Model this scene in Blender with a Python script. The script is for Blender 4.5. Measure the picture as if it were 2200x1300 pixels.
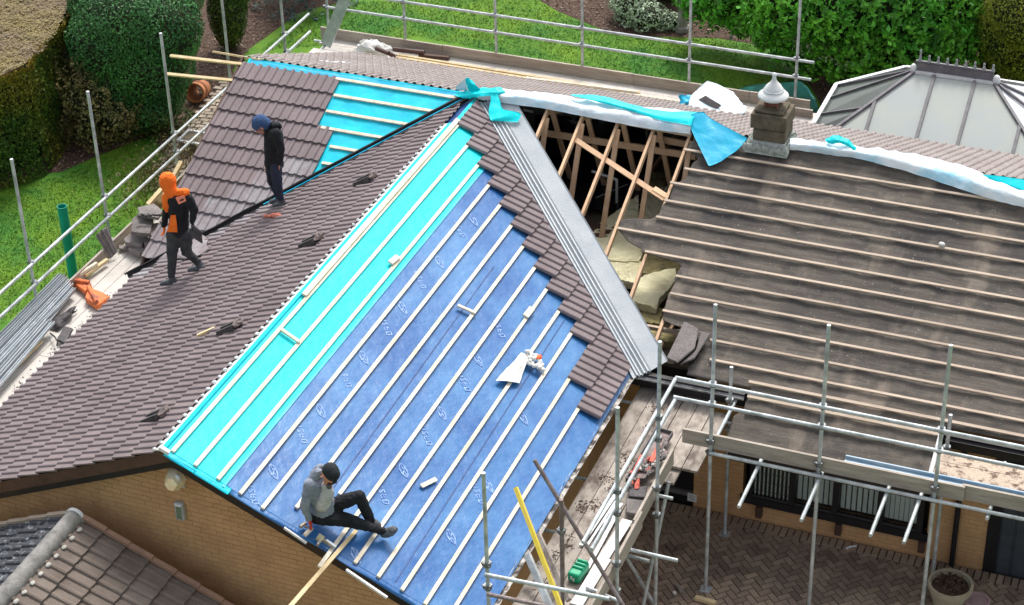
import bpy, bmesh, math, random
import numpy as np
from mathutils import Vector, Matrix, noise
random.seed(7); rng = np.random.default_rng(7)
for o in list(bpy.data.objects): bpy.data.objects.remove(o)
SC = bpy.context.scene; COL = SC.collection
H = 4.3                                   # ridge height above the garden
PITCH = math.radians(24); TP = math.tan(PITCH); CP = math.cos(PITCH); SP = math.sin(PITCH)

# ------------------------------------------------------------------ camera
AZ, TILT, ROLL, FPX = -0.39096236, 0.57093213, -0.02863755, 4414.45
_f = Vector((math.sin(AZ)*math.cos(TILT), math.cos(AZ)*math.cos(TILT), -math.sin(TILT)))
_r = Vector((math.cos(AZ), -math.sin(AZ), 0)); _u = _r.cross(_f)
CR = _r*math.cos(ROLL) + _u*math.sin(ROLL); CU = -_r*math.sin(ROLL) + _u*math.cos(ROLL); CF = _f
CAM = Vector((11.64073, -27.02866, 19.23134))
cd = bpy.data.cameras.new('camera'); cam = bpy.data.objects.new('camera', cd); COL.objects.link(cam)
cd.sensor_width = 36; cd.sensor_fit = 'HORIZONTAL'; cd.lens = FPX/2200*36; cd.clip_end = 400; cd.clip_start = .5
m = Matrix((CR, CU, -CF)).transposed().to_4x4(); m.translation = CAM; cam.matrix_world = m
SC.camera = cam
# ------------------------------------------------------------------ light
SUN_EL, SUN_AZ = math.radians(56), math.radians(-8)     # azimuth clockwise from +Y
wd = bpy.data.worlds.new('World'); SC.world = wd; wd.use_nodes = True
nt = wd.node_tree; bg = nt.nodes['Background']
sky = nt.nodes.new('ShaderNodeTexSky'); sky.sky_type = 'NISHITA'; sky.sun_disc = False
sky.sun_elevation = SUN_EL; sky.sun_rotation = SUN_AZ; sky.air_density = 1; sky.dust_density = 4; sky.ozone_density = 1
hs = nt.nodes.new('ShaderNodeHueSaturation'); hs.inputs['Saturation'].default_value = .35
nt.links.new(sky.outputs[0], hs.inputs['Color']); nt.links.new(hs.outputs[0], bg.inputs[0]); bg.inputs[1].default_value = .13
sl = bpy.data.lights.new('sun', 'SUN'); sl.energy = 1.5; sl.angle = math.radians(14); sl.color = (1, .97, .92)
so = bpy.data.objects.new('sun', sl); COL.objects.link(so)
sd = Vector((math.sin(SUN_AZ)*math.cos(SUN_EL), math.cos(SUN_AZ)*math.cos(SUN_EL), math.sin(SUN_EL)))
so.rotation_euler = sd.to_track_quat('Z', 'Y').to_euler(); so.location = (0, 0, 30)
SC.view_settings.view_transform = 'Standard'; SC.view_settings.look = 'None'
SC.view_settings.exposure = .92; SC.view_settings.gamma = 1; SC.view_settings.use_curve_mapping = False
SC.render.engine = 'CYCLES'

# ------------------------------------------------------------------ places: photo measurements turned into points on real planes
def ray(x, y): return (CR*(x-1100) - CU*(y-650) + CF*FPX).normalized()
def onax(x, y, ax, v):
    r = ray(x, y); return CAM + r*((v-CAM[ax])/r[ax])
def G(x, y, z=0): return onax(x, y, 2, z)
def PY(x, y, v): return onax(x, y, 1, v)
def PX(x, y, v): return onax(x, y, 0, v)
def mm(x, y, m): return
class Frame:
    def __init__(s, U, V, N): s.U, s.V, s.N, s.O = Vector(U), Vector(V), Vector(N), Vector((0, 0, H))
    def p(s, u, v, h=0): return s.O + s.U*u + s.V*v + s.N*h
    def at(s, x, y, h=0):
        r = ray(x, y); o = s.O + s.N*h
        return CAM + r*((o-CAM).dot(s.N)/r.dot(s.N))
    def uv(s, x, y, h=0):
        d = s.at(x, y, h)-s.O; return d.dot(s.U), d.dot(s.V)
    def mat(s, u, v, h=0, rot=0):
        c, q = math.cos(rot), math.sin(rot)
        X = s.V*c + s.U*q; Y = -s.U*c + s.V*q; Y = s.N.cross(X) if X.cross(Y).dot(s.N) < 0 else Y
        M = Matrix((X, s.N.cross(X), s.N)).transposed().to_4x4(); M.translation = s.p(u, v, h); return M
WR = Frame((CP, 0, -SP), (0, 1, 0), (SP, 0, CP))      # wing, right slope
WL = Frame((-CP, 0, -SP), (0, 1, 0), (-SP, 0, CP))    # wing, left slope
MF = Frame((0, -CP, -SP), (1, 0, 0), (0, -SP, CP))    # main roof, front slope
MBK = Frame((0, CP, -SP), (1, 0, 0), (0, SP, CP))     # main roof, back slope

# ------------------------------------------------------------------ materials
MATS = {}
def mat(name, col, rough=.7, col2=None, scale=4, lo=.35, hi=.65, stretch=None, bump=0, bscale=60, metal=0, objvar=0, spec=.4, detail=6, trans=0, fine=0, warp=None, coat=0, sheen=0):
    if name in MATS: return MATS[name]
    m = bpy.data.materials.new(name); m.use_nodes = True; n = m.node_tree.nodes; l = m.node_tree.links
    b = n['Principled BSDF']; b.inputs['Roughness'].default_value = rough; b.inputs['Metallic'].default_value = metal
    b.inputs['Specular IOR Level'].default_value = spec
    if trans: b.inputs['Transmission Weight'].default_value = trans
    if coat: b.inputs['Coat Weight'].default_value = coat; b.inputs['Coat Roughness'].default_value = .15
    geo = n.new('ShaderNodeNewGeometry'); mp = n.new('ShaderNodeMapping'); l.new(geo.outputs['Position'], mp.inputs[0])
    if stretch: mp.inputs['Scale'].default_value = stretch
    c = None
    rgb = n.new('ShaderNodeRGB'); rgb.outputs[0].default_value = (*col, 1); c = rgb.outputs[0]
    if col2:
        tx = n.new('ShaderNodeTexNoise'); tx.inputs['Scale'].default_value = scale; tx.inputs['Detail'].default_value = detail
        tx.inputs['Roughness'].default_value = .65; l.new(mp.outputs[0], tx.inputs['Vector'])
        mr = n.new('ShaderNodeMapRange'); mr.inputs[1].default_value = lo; mr.inputs[2].default_value = hi; l.new(tx.outputs[0], mr.inputs[0])
        mx = n.new('ShaderNodeMix'); mx.data_type = 'RGBA'; l.new(mr.outputs[0], mx.inputs[0]); l.new(c, mx.inputs[6]); mx.inputs[7].default_value = (*col2, 1)
        c = mx.outputs[2]
    if fine:
        tf = n.new('ShaderNodeTexNoise'); tf.inputs['Scale'].default_value = 90; tf.inputs['Detail'].default_value = 4; l.new(mp.outputs[0], tf.inputs['Vector'])
        hv = n.new('ShaderNodeHueSaturation'); ma = n.new('ShaderNodeMapRange'); ma.inputs[1].default_value = .3; ma.inputs[2].default_value = .7
        ma.inputs[3].default_value = 1-fine; ma.inputs[4].default_value = 1+fine; l.new(tf.outputs[0], ma.inputs[0]); l.new(ma.outputs[0], hv.inputs['Value']); l.new(c, hv.inputs['Color']); c = hv.outputs[0]
    if objvar:
        oi = n.new('ShaderNodeObjectInfo'); hv = n.new('ShaderNodeHueSaturation'); ma = n.new('ShaderNodeMapRange')
        ma.inputs[3].default_value = 1-objvar; ma.inputs[4].default_value = 1+objvar
        l.new(oi.outputs['Random'], ma.inputs[0]); l.new(ma.outputs[0], hv.inputs['Value']); l.new(c, hv.inputs['Color']); c = hv.outputs[0]
    l.new(c, b.inputs['Base Color'])
    if bump:
        tb = n.new('ShaderNodeTexNoise'); tb.inputs['Scale'].default_value = bscale; tb.inputs['Detail'].default_value = 5; l.new(mp.outputs[0], tb.inputs['Vector'])
        bp = n.new('ShaderNodeBump'); bp.inputs['Strength'].default_value = min(1, bump); bp.inputs['Distance'].default_value = .02*max(1, bump)
        l.new(tb.outputs[0], bp.inputs['Height']); l.new(bp.outputs[0], b.inputs['Normal'])
    MATS[name] = m; return m
def leafmat(name, col, col2, scale=.9, rough=.55, var=.45):
    m = mat(name, col, rough, col2, scale=scale, lo=.4, hi=.62, spec=.3)
    n = m.node_tree.nodes; l = m.node_tree.links; b = n['Principled BSDF']
    at = n.new('ShaderNodeAttribute'); at.attribute_name = 'tint'
    hv = n.new('ShaderNodeHueSaturation'); ma = n.new('ShaderNodeMapRange'); ma.inputs[3].default_value = 1-var; ma.inputs[4].default_value = 1+var
    l.new(at.outputs['Fac'], ma.inputs[0]); l.new(ma.outputs[0], hv.inputs['Value'])
    src = b.inputs['Base Color'].links[0].from_socket; l.new(src, hv.inputs['Color']); l.new(hv.outputs[0], b.inputs['Base Color'])
    return m
tile_m = mat('tile_concrete', (.168, .132, .136), .75, (.215, .172, .176), scale=1.6, bump=.3, bscale=90, objvar=.07, fine=.07)
tile_dusty = mat('tile_dusty', (.24, .205, .215), .85, (.36, .37, .38), scale=1.8, lo=.46, hi=.82, bump=.5, bscale=70, objvar=.08, fine=.14)
tile_back = mat('tile_weathered', (.24, .20, .19), .85, (.30, .265, .25), scale=1.5, bump=.4, bscale=60, fine=.14)
tile_dark = mat('tile_dark', (.045, .04, .045), .7, (.10, .09, .09), scale=9, bump=.5, bscale=50)
gtile_m = mat('garage_tile', (.135, .105, .085), .85, (.19, .155, .13), scale=3, bump=.6, bscale=60, objvar=.10, fine=.2)
gtile_lichen = mat('garage_tile_lichen', (.04, .042, .05), .8, (.3, .32, .34), scale=13, lo=.53, hi=.70, bump=.6, bscale=50, fine=.2)
mortar_m = mat('mortar', (.55, .53, .49), .9, (.38, .37, .33), scale=9, bump=.6, bscale=60)
ridge_m = mat('ridge_concrete', (.27, .26, .245), .9, (.12, .12, .115), scale=5, lo=.4, hi=.68, bump=.6, bscale=60, fine=.25)
batten_m = mat('batten_pale', (.78, .72, .60), .75, (.62, .54, .40), scale=3, stretch=(3, .8, 3), bump=.2, bscale=80, objvar=.05)
batten_old = mat('batten_old', (.60, .49, .385), .8, (.46, .36, .28), scale=2.5, stretch=(.7, 4, 4), bump=.3, bscale=60, objvar=.10)
rafter_m = mat('rafter_wood', (.74, .50, .32), .75, (.60, .38, .23), scale=5, bump=.2, bscale=60, objvar=.12)
cyan_m = mat('membrane_cyan', (.0, .64, .72), .5, (.0, .76, .80), scale=1.4, bump=.6, bscale=7, spec=.3)
cyan_left = mat('membrane_turquoise', (.0, .46, .62), .45, (.0, .60, .70), scale=2.2, bump=.5, bscale=6, spec=.3)
cyan_deep = mat('membrane_azure', (.0, .38, .62), .42, (.01, .50, .72), scale=1.6, lo=.4, hi=.7, bump=.5, bscale=7, spec=.5)
white_sheet = mat('membrane_white', (.78, .84, .88), .55, (.20, .62, .84), scale=1.3, lo=.50, hi=.80, bump=.6, bscale=14)
blue_m = mat('membrane_blue', (.012, .10, .31), .36, (.07, .225, .46), scale=.9, lo=.36, hi=.72, bump=.55, bscale=7, spec=.4, fine=.10)
navy_m = mat('membrane_navy', (.012, .03, .14), .4, (.02, .08, .25), scale=4, bump=.4, bscale=12)
print_m = mat('print_white', (.34, .50, .76), .5, (.09, .2, .52), scale=22, lo=.35, hi=.6)
felt_m = mat('old_felt', (.088, .074, .063), .85, (.165, .145, .12), scale=3.2, stretch=(.3, 5, 5), lo=.35, hi=.7, bump=.5, bscale=30, fine=.22)
def felt_stains(m):
    n = m.node_tree.nodes; l = m.node_tree.links; b = n['Principled BSDF']
    geo = n.new('ShaderNodeNewGeometry')
    for (sc, st, lo, hi, colr, amt, det) in ((.7, (1, 1, 1), .5, .66, (.026, .026, .03), .75, 6), (5.5, (.5, 1.6, 1.6), .55, .70, (.045, .04, .04), .6, 9), (1.1, (1.3, .5, .5), .57, .66, (.32, .26, .205), .6, 10), (2.1, (1, 1, 1), .56, .68, (.045, .042, .042), .7, 9), (3.4, (1.3, .6, .6), .60, .74, (.34, .29, .24), .28, 8), (9, (.12, 9, 9), .58, .70, (.05, .042, .036), .45, 6), (42, (1, 1, 1), .70, .74, (.45, .42, .38), .9, 2)):
        mp = n.new('ShaderNodeMapping'); mp.inputs['Scale'].default_value = st; mp.inputs['Location'].default_value = (sc*3, 1.7, sc); l.new(geo.outputs['Position'], mp.inputs[0])
        tx = n.new('ShaderNodeTexNoise'); tx.inputs['Scale'].default_value = sc; tx.inputs['Detail'].default_value = det; l.new(mp.outputs[0], tx.inputs['Vector'])
        mr = n.new('ShaderNodeMapRange'); mr.inputs[1].default_value = lo; mr.inputs[2].default_value = hi; mr.inputs[4].default_value = amt; l.new(tx.outputs[0], mr.inputs[0])
        mx = n.new('ShaderNodeMix'); mx.data_type = 'RGBA'; l.new(mr.outputs[0], mx.inputs[0])
        src = b.inputs['Base Color'].links[0].from_socket; l.new(src, mx.inputs[6]); mx.inputs[7].default_value = (*colr, 1); l.new(mx.outputs[2], b.inputs['Base Color'])
felt_stains(felt_m)
zinc_m = mat('grp_grey', (.34, .375, .405), .5, (.42, .45, .47), scale=2.5, bump=.25, bscale=40, spec=.5, fine=.06)
galv_m = mat('galvanised', (.56, .60, .63), .42, (.40, .44, .47), scale=8, metal=.45, bump=.2, bscale=40)
tube_m = mat('scaffold_tube', (.60, .64, .65), .42, (.30, .33, .33), scale=5, metal=.25, bump=.15, bscale=60)
tube_rust = mat('scaffold_tube_rusty', (.16, .11, .10), .6, (.30, .27, .27), scale=9, metal=.3, bump=.3, bscale=60)
coupler_m = mat('coupler_steel', (.13, .14, .15), .5, (.24, .25, .25), scale=20, metal=.6)
board_m = mat('scaffold_board', (.36, .315, .27), .85, (.115, .088, .072), scale=2.6, stretch=(2, .9, 2), lo=.42, hi=.66, bump=.4, bscale=40, objvar=.13, fine=.15)
board_pale = mat('scaffold_board_pale', (.60, .565, .52), .85, (.44, .40, .36), scale=2.5, lo=.4, hi=.8, bump=.35, bscale=40, objvar=.08, fine=.12)
toe_m = mat('toe_board', (.42, .37, .31), .85, (.28, .24, .20), scale=3, stretch=(.6, .6, 5), bump=.3, bscale=50, objvar=.12, fine=.12)
timber_new = mat('new_timber', (.74, .60, .36), .7, (.60, .45, .24), scale=5, bump=.2, bscale=60, objvar=.08)
brick_m = mat('tan_brick', (.56, .335, .165), .88, (.45, .26, .125), scale=3, lo=.35, hi=.65, bump=.3, bscale=50, objvar=.04, fine=.12)
brick_bed = mat('brick_mortar', (.45, .27, .13), .95, (.37, .22, .105), scale=10, bump=.4, bscale=60)
fascia_m = mat('fascia_brown', (.06, .032, .022), .6, (.10, .05, .035), scale=6, bump=.2, bscale=40)
black_m = mat('black_paint', (.010, .009, .011), .5, (.018, .016, .018), scale=6)
white_paint = mat('white_paint', (.78, .79, .80), .5, (.62, .62, .60), scale=5, bump=.15)
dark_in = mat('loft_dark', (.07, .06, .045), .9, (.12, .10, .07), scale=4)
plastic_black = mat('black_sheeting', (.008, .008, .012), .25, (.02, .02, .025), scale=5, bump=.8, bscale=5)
insul_m = mat('insulation', (.82, .78, .54), .95, (.66, .60, .36), scale=3, lo=.35, hi=.7, bump=.9, bscale=22, fine=.12)
insul_dirty = mat('insulation_dirty', (.33, .28, .13), .95, (.14, .12, .06), scale=4, bump=.9, bscale=20, fine=.15)
glass_m = mat('window_glass', (.02, .025, .028), .08, spec=.8)
blind_m = mat('blind_slat', (.85, .88, .84), .6, (.75, .80, .74), scale=6)
poly_m = mat('roof_panel', (.33, .365, .36), .3, (.385, .40, .34), scale=.8, lo=.4, hi=.65, spec=.5, fine=.03)
poly_dark_reflection = mat('roof_panel_tinted', (.075, .09, .08), .2, (.055, .065, .055), scale=1.2, spec=.4)  # same panels; dark reflection of the left facets painted into the colour
poly_sky_reflection = mat('roof_panel_white', (.82, .84, .86), .2, spec=.5)  # same panels; bright sky reflection on the right facets painted as white
bar_m = mat('glazing_bar', (.11, .105, .115), .45, (.17, .16, .17), scale=8)
paver_m = mat('block_paver', (.33, .25, .18), .85, (.23, .165, .13), scale=2.0, bump=.6, bscale=60, objvar=.28, fine=.2)
joint_m = mat('paver_joint', (.035, .03, .024), .95, (.055, .05, .035), scale=12, bump=.5)
sett_m = mat('stone_sett', (.40, .335, .27), .9, (.28, .235, .18), scale=6, bump=.6, bscale=40, objvar=.2, fine=.2)
soil_m = mat('soil', (.060, .036, .025), .95, (.115, .07, .045), scale=9, lo=.4, hi=.7, bump=1, bscale=45, fine=.4)
grass_m = mat('lawn', (.04, .165, .014), .9, (.125, .245, .010), scale=.55, lo=.38, hi=.62, bump=.6, bscale=110, fine=.28)
bark_m = mat('bark', (.10, .07, .05), .9, (.06, .04, .03), scale=14, bump=.6)
stone_m = mat('old_stone', (.17, .135, .09), .9, (.085, .07, .05), scale=6, bump=.8, bscale=40, fine=.2)
lead_m = mat('mortar_flashing', (.42, .44, .41), .85, (.22, .25, .21), scale=9, lo=.4, hi=.7, bump=.8, bscale=30)
slate_m = mat('stacked_tile', (.25, .22, .21), .85, (.14, .125, .12), scale=4, bump=.6, bscale=40, objvar=.15, fine=.2)
terra_m = mat('terracotta', (.52, .22, .10), .75, (.40, .15, .07), scale=6, bump=.4)
orange_m = mat('orange_clay', (.78, .20, .06), .7, (.30, .10, .07), scale=7, lo=.5, hi=.62, bump=.5)
salmon_m = mat('salmon_cloth', (.70, .25, .17), .8, (.5, .15, .1), scale=14, bump=.6, bscale=30)
green_pl = mat('green_plastic', (.0, .28, .13), .35, (.0, .34, .17), scale=5)
teal_pl = mat('teal_plastic', (.0, .26, .20), .4, (.0, .33, .25), scale=3)
net_m = mat('green_net', (.02, .22, .17), .7, (.03, .13, .11), scale=5, bump=.5, bscale=40)
yellow_m = mat('yellow_paint', (.82, .66, .05), .5, (.70, .52, .10), scale=7)
cotton_m = mat('white_cloth', (.82, .81, .78), .85, (.70, .69, .64), scale=8, bump=.5, bscale=25)
brown_pl = mat('brown_plastic', (.07, .035, .03), .45, (.12, .06, .05), scale=6)
cream_pot = mat('cream_pot', (.42, .38, .27), .8, (.33, .29, .20), scale=6, bump=.3)
blue_trough = mat('blue_plastic', (.22, .34, .45), .4, (.42, .50, .56), scale=2, stretch=(.5, 3, 3))
red_m = mat('red_rubber', (.62, .05, .02), .6, (.45, .04, .03), scale=14, bump=.3)
steel_m = mat('tool_steel', (.45, .42, .34), .4, (.15, .13, .11), scale=30, metal=.4)
skin_m = mat('skin', (.52, .24, .16), .55, (.46, .18, .12), scale=20)
jacket_blk = mat('jacket_black', (.005, .006, .009), .85, (.012, .013, .017), scale=9, bump=.8, bscale=16)
trouser_grey = mat('trousers_charcoal', (.026, .029, .034), .85, (.06, .064, .066), scale=7, bump=.7, bscale=18)
trouser_navy = mat('trousers_navy', (.012, .016, .032), .85, (.026, .034, .065), scale=7, bump=.7, bscale=18)
hoodie_grey = mat('hoodie_grey', (.27, .30, .36), .9, (.19, .215, .27), scale=8, lo=.35, hi=.6, bump=.9, bscale=14)
shirt_pale = mat('shirt_pale', (.50, .50, .50), .9, (.36, .36, .36), scale=9, bump=.8, bscale=16)
orange_fab = mat('hood_orange', (.95, .20, .02), .85, (.85, .14, .01), scale=7, bump=.5, bscale=18)
beanie_blue = mat('beanie_blue', (.035, .07, .17), .95, (.05, .10, .22), scale=30, bump=.6, bscale=60)
cap_black = mat('cap_black', (.006, .008, .011), .8, (.012, .018, .02), scale=20, bump=.4, bscale=60)
boot_m = mat('work_boot', (.05, .058, .066), .7, (.12, .13, .14), scale=9, bump=.5)

# ------------------------------------------------------------------ object helpers
def setp(o, label=None, cat=None, group=None, kind=None):
    if label: o['label'] = label
    if cat: o['category'] = cat
    if group: o['group'] = group
    if kind: o['kind'] = kind
    return o
def put(o, parent=None):
    COL.objects.link(o)
    if parent is not None:
        o.parent = parent; o.matrix_parent_inverse = WORLD[parent].inverted()
    WORLD[o] = o.matrix_basis.copy(); return o
WORLD = {}
def thing(name, label, cat, loc=(0, 0, 0), group=None):
    o = bpy.data.objects.new(name, None); o.location = loc; o.empty_display_size = .2
    COL.objects.link(o); WORLD[o] = Matrix.Translation(Vector(loc)); return setp(o, label, cat, group)
def mesh(name, V, F, m, smooth=False):
    me = bpy.data.meshes.new(name); me.from_pydata([tuple(v) for v in V], [], F); me.materials.append(m)
    if smooth: me.shade_smooth()
    me.update(); return me
def ob(name, V, F, m, parent=None, label=None, cat=None, group=None, kind=None, smooth=False):
    V = [Vector(v) for v in V]
    org = Vector((0, 0, 0))
    if kind != 'structure' or parent is None:
        xs = [v.x for v in V]; ys = [v.y for v in V]; zs = [v.z for v in V]
        org = Vector(((min(xs)+max(xs))/2, (min(ys)+max(ys))/2, min(zs)))
        V = [v-org for v in V]
    o = bpy.data.objects.new(name, mesh(name, V, F, m, smooth)); o.location = org; o.matrix_basis = Matrix.Translation(org)
    put(o, parent); return setp(o, label, cat, group, kind)
def inst(name, me, M, parent=None, **k):
    o = bpy.data.objects.new(name, me); o.matrix_basis = M; put(o, parent); return setp(o, **k)
class MB:
    def __init__(s): s.V = []; s.F = []
    def add(s, V, F):
        b = len(s.V); s.V += [Vector(v) for v in V]; s.F += [tuple(b+i for i in f) for f in F]; return s
    def hexa(s, a, b):      # a, b: two quads (4 points each)
        return s.add(list(a)+list(b), [(3, 2, 1, 0), (4, 5, 6, 7), (0, 1, 5, 4), (1, 2, 6, 5), (2, 3, 7, 6), (3, 0, 4, 7)])
    def box(s, x0, x1, y0, y1, z0, z1):
        return s.hexa([(x0, y0, z0), (x1, y0, z0), (x1, y1, z0), (x0, y1, z0)], [(x0, y0, z1), (x1, y0, z1), (x1, y1, z1), (x0, y1, z1)])
    def beam(s, a, b, w, t, up=(0, 0, 1)):
        a, b, up = Vector(a), Vector(b), Vector(up); d = (b-a).normalized(); sd_ = d.cross(up).normalized(); n = sd_.cross(d).normalized()
        q = lambda p: [p-sd_*w/2-n*t/2, p+sd_*w/2-n*t/2, p+sd_*w/2+n*t/2, p-sd_*w/2+n*t/2]
        return s.hexa(q(a), q(b))
    def tube(s, a, b, r, n=10, r2=None):
        a, b = Vector(a), Vector(b); d = (b-a).normalized(); x = d.orthogonal().normalized(); y = d.cross(x); r2 = r if r2 is None else r2
        V = [a+(x*math.cos(i*math.tau/n)+y*math.sin(i*math.tau/n))*r for i in range(n)]+[b+(x*math.cos(i*math.tau/n)+y*math.sin(i*math.tau/n))*r2 for i in range(n)]
        return s.add(V, [(i, (i+1) % n, n+(i+1) % n, n+i) for i in range(n)]+[tuple(range(n-1, -1, -1)), tuple(range(n, 2*n))])
    def pipe(s, pts, r, n=8):
        for a, b in zip(pts[:-1], pts[1:]): s.tube(a, b, r, n)
        return s
    def lathe(s, M, prof, n=20):
        V = [M @ Vector((r*math.cos(i*math.tau/n), r*math.sin(i*math.tau/n), z)) for r, z in prof for i in range(n)]
        F = [(k*n+i, k*n+(i+1) % n, (k+1)*n+(i+1) % n, (k+1)*n+i) for k in range(len(prof)-1) for i in range(n)]
        return s.add(V, F)
    def prism(s, pts, d):
        d = Vector(d); n = len(pts); P = [Vector(p) for p in pts]
        return s.add(P+[p+d for p in P], [tuple(range(n-1, -1, -1)), tuple(range(n, 2*n))]+[(i, (i+1) % n, n+(i+1) % n, n+i) for i in range(n)])
    def blob(s, c, rx, ry, rz, n=12, k=8, jit=0):
        c = Vector(c); V = []; F = []
        for j in range(k+1):
            t = math.pi*j/k
            for i in range(n):
                a = math.tau*i/n; q = 1+(random.random()-.5)*jit
                V.append(c+Vector((rx*math.sin(t)*math.cos(a)*q, ry*math.sin(t)*math.sin(a)*q, rz*math.cos(t)*q)))
        F = [(j*n+i, j*n+(i+1) % n, (j+1)*n+(i+1) % n, (j+1)*n+i) for j in range(k) for i in range(n)]
        return s.add(V, F)
    def build(s, name, m, parent=None, **k): return ob(name, s.V, s.F, m, parent, **k)
def sheet(name, rows, m, parent=None, thick=.006, wr=.01, ws=4, sub=8, **k):
    """rows of world points, smoothed into a wrinkled sheet with thickness"""
    R = np.array([[tuple(p) for p in r] for r in rows], float)
    def cr(A, n):      # catmull-rom along axis 0
        out = []; L = len(A)
        for i in range(L-1):
            p0, p1, p2, p3 = A[max(i-1, 0)], A[i], A[i+1], A[min(i+2, L-1)]
            for j in range(n):
                t = j/n; out.append(.5*((2*p1)+(-p0+p2)*t+(2*p0-5*p1+4*p2-p3)*t*t+(-p0+3*p1-3*p2+p3)*t**3))
        out.append(A[-1]); return np.array(out)
    R = cr(R, sub); R = np.swapaxes(cr(np.swapaxes(R, 0, 1), sub), 0, 1)
    a, b = R.shape[:2]; du = np.gradient(R, axis=0); dv = np.gradient(R, axis=1); N = np.cross(du, dv); N /= np.linalg.norm(N, axis=2, keepdims=True)+1e-9
    if N[..., 2].mean() < 0: N = -N
    V = []
    for i in range(a):
        for j in range(b):
            p = Vector(R[i, j]); w = (noise.noise(p*ws)+.5*noise.noise(p*ws*2.3)+.25*noise.noise(p*ws*5))*wr
            V.append(p+Vector(N[i, j])*w)
    n = len(V); V += [v-Vector(N[i//b, i % b])*thick for i, v in enumerate(V)]
    F = [(i*b+j, i*b+j+1, (i+1)*b+j+1, (i+1)*b+j) for i in range(a-1) for j in range(b-1)]
    F += [tuple(n+q for q in reversed(f)) for f in F]
    per = [j for j in range(b)]+[i*b+b-1 for i in range(1, a)]+[(a-1)*b+j for j in range(b-2, -1, -1)]+[i*b for i in range(a-2, 0, -1)]
    F += [(p, q, n+q, n+p) for p, q in zip(per, per[1:]+per[:1])]
    return ob(name, V, F, m, parent, smooth=True, **k)

# ================================================================== SETTING
MB().box(-70, 70, -60, 90, -.3, 0).build('lawn_ground', grass_m, kind='structure')
def flat(name, pts, z, m, **k):
    V = [(p[0], p[1], z) for p in pts]; return ob(name, V, [tuple(range(len(V)))], m, kind='structure', **k)
def gp(L): return [G(x, y) for x, y in L]
def soilbed(L, z): return flat('soil_bed', gp(L), z, soil_m)
soilbed([(-90, 470), (0, 405), (60, 375), (130, 370), (210, 335), (300, 300), (330, 288), (345, 330), (400, 335), (520, 200), (500, 150), (535, 105), (560, 88), (640, 30), (665, 20), (760, 0), (800, -60), (-90, -300)], .004)
soilbed([(1140, -10), (1200, 25), (1260, 50), (1320, 75), (1420, 80), (1540, 82), (1640, 98), (1700, 130), (1745, 190), (1800, 300), (2250, 330), (2250, -260), (1100, -260)], .006)
path_o = flat('garden_path', gp([(383, 350), (430, 250), (515, 165), (560, 200), (520, 360), (440, 420), (380, 400)]), .012, soil_m)
patio_pts = [(3.3, -3.7), (12, -3.7), (12, -14), (3.3, -14)]
patio = flat('patio', patio_pts, .02, joint_m)
# ---- garden path setts
sett = MB().box(-.095, .095, -.06, .06, -.02, .03); sett.V = [Vector((v.x*(.93 if v.z > 0 else 1), v.y*(.9 if v.z > 0 else 1), v.z)) for v in sett.V]
sett_me = mesh('stone_sett', sett.V, sett.F, sett_m)
pa, pb = G(395, 340), G(515, 180); pdir = (pb-pa); pdir.z = 0; L_ = pdir.length; pdir.normalize(); pn = Vector((pdir.y, -pdir.x, 0))
cnt = 0
def inview_(p): d = Vector(p)-CAM; z = d.dot(CF); return 340 < 1100+FPX*d.dot(CR)/z < 560
for i in range(int(L_/.14)+6):
    for j in range(8):
        if cnt >= 290 or not inview_(pa+pdir*(i*.14-.7)+pn*(j*.215-.35)): continue
        p = pa+pdir*(i*.14-.7)+pn*(j*.215+(.1 if i % 2 else 0)-.35); p.z = .016
        inst('stone_sett', sett_me, Matrix.Translation(p+Vector((random.uniform(-.01, .01), random.uniform(-.01, .01), random.uniform(-.006, .006)))) @ Matrix.Rotation(math.atan2(pn.y, pn.x)+random.uniform(-.06, .06), 4, 'Z'), path_o); cnt += 1
# ---- herringbone patio blocks (200 x 100 mm)
pv = MB().box(-.096, .096, -.046, .046, -.03, .035)
pv.V = [Vector((v.x*(.965 if v.z > 0 else 1), v.y*(.93 if v.z > 0 else 1), v.z)) for v in pv.V]
paver_me = mesh('paver', pv.V, pv.F, paver_m)
spots = []
c45 = math.radians(45)
def inpatio(x, y): return 3.75 < x < 11.5 and -11.8 < y < -3.93
Rz = Matrix.Rotation(c45, 2)
for i in range(-80, 80):
    for j in range(-80, 80):
        # herringbone lattice of 2x1 bricks in units of .1: one horizontal and one vertical brick for each point with (i+j)%4==0 in a 4-step pattern
        if (i-j) % 4 == 0: cx, cy, r = (i+1)*.1, (j+.5)*.1, 0
        elif (i-j) % 4 == 3: cx, cy, r = (i+.5)*.1, (j+1)*.1-.0, math.pi/2
        else: continue
        if r and False: pass
        q = Rz @ Vector((cx, cy)); x, y = q.x+7.5, q.y-7.5
        if inpatio(x, y): spots.append((x, y, r+c45))
for k in range(66): spots.append((4.3+k*.105, -3.885, math.pi/2+1e-6))
def camd(p): return (Vector(p)-CAM).length
def inview(p, mg=0):
    d = Vector(p)-CAM; z = d.dot(CF); x = 1100+FPX*d.dot(CR)/z; y = 650-FPX*d.dot(CU)/z; return -mg < x < 2200+mg and -mg < y < 1300+mg
def sxy(p):
    d = Vector(p)-CAM; z = d.dot(CF); return 1100+FPX*d.dot(CR)/z, 650-FPX*d.dot(CU)/z
spots = [s for s in spots if not (s[0] < 3.7)]
vis = sorted([s for s in spots if inview((s[0], s[1], 0)) and sxy((s[0], s[1], 0))[0] > 1330+0], key=lambda s: camd((s[0], s[1], 0)))
near = set(vis[:300]); rest = MB()
def paver_M(s): return Matrix.Translation((s[0], s[1], .022+random.uniform(-.004, .004))) @ Matrix.Rotation(s[2]+random.uniform(-.025, .025), 4, 'Z') @ Matrix.Rotation(random.uniform(-.02, .02), 4, 'X')
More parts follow.
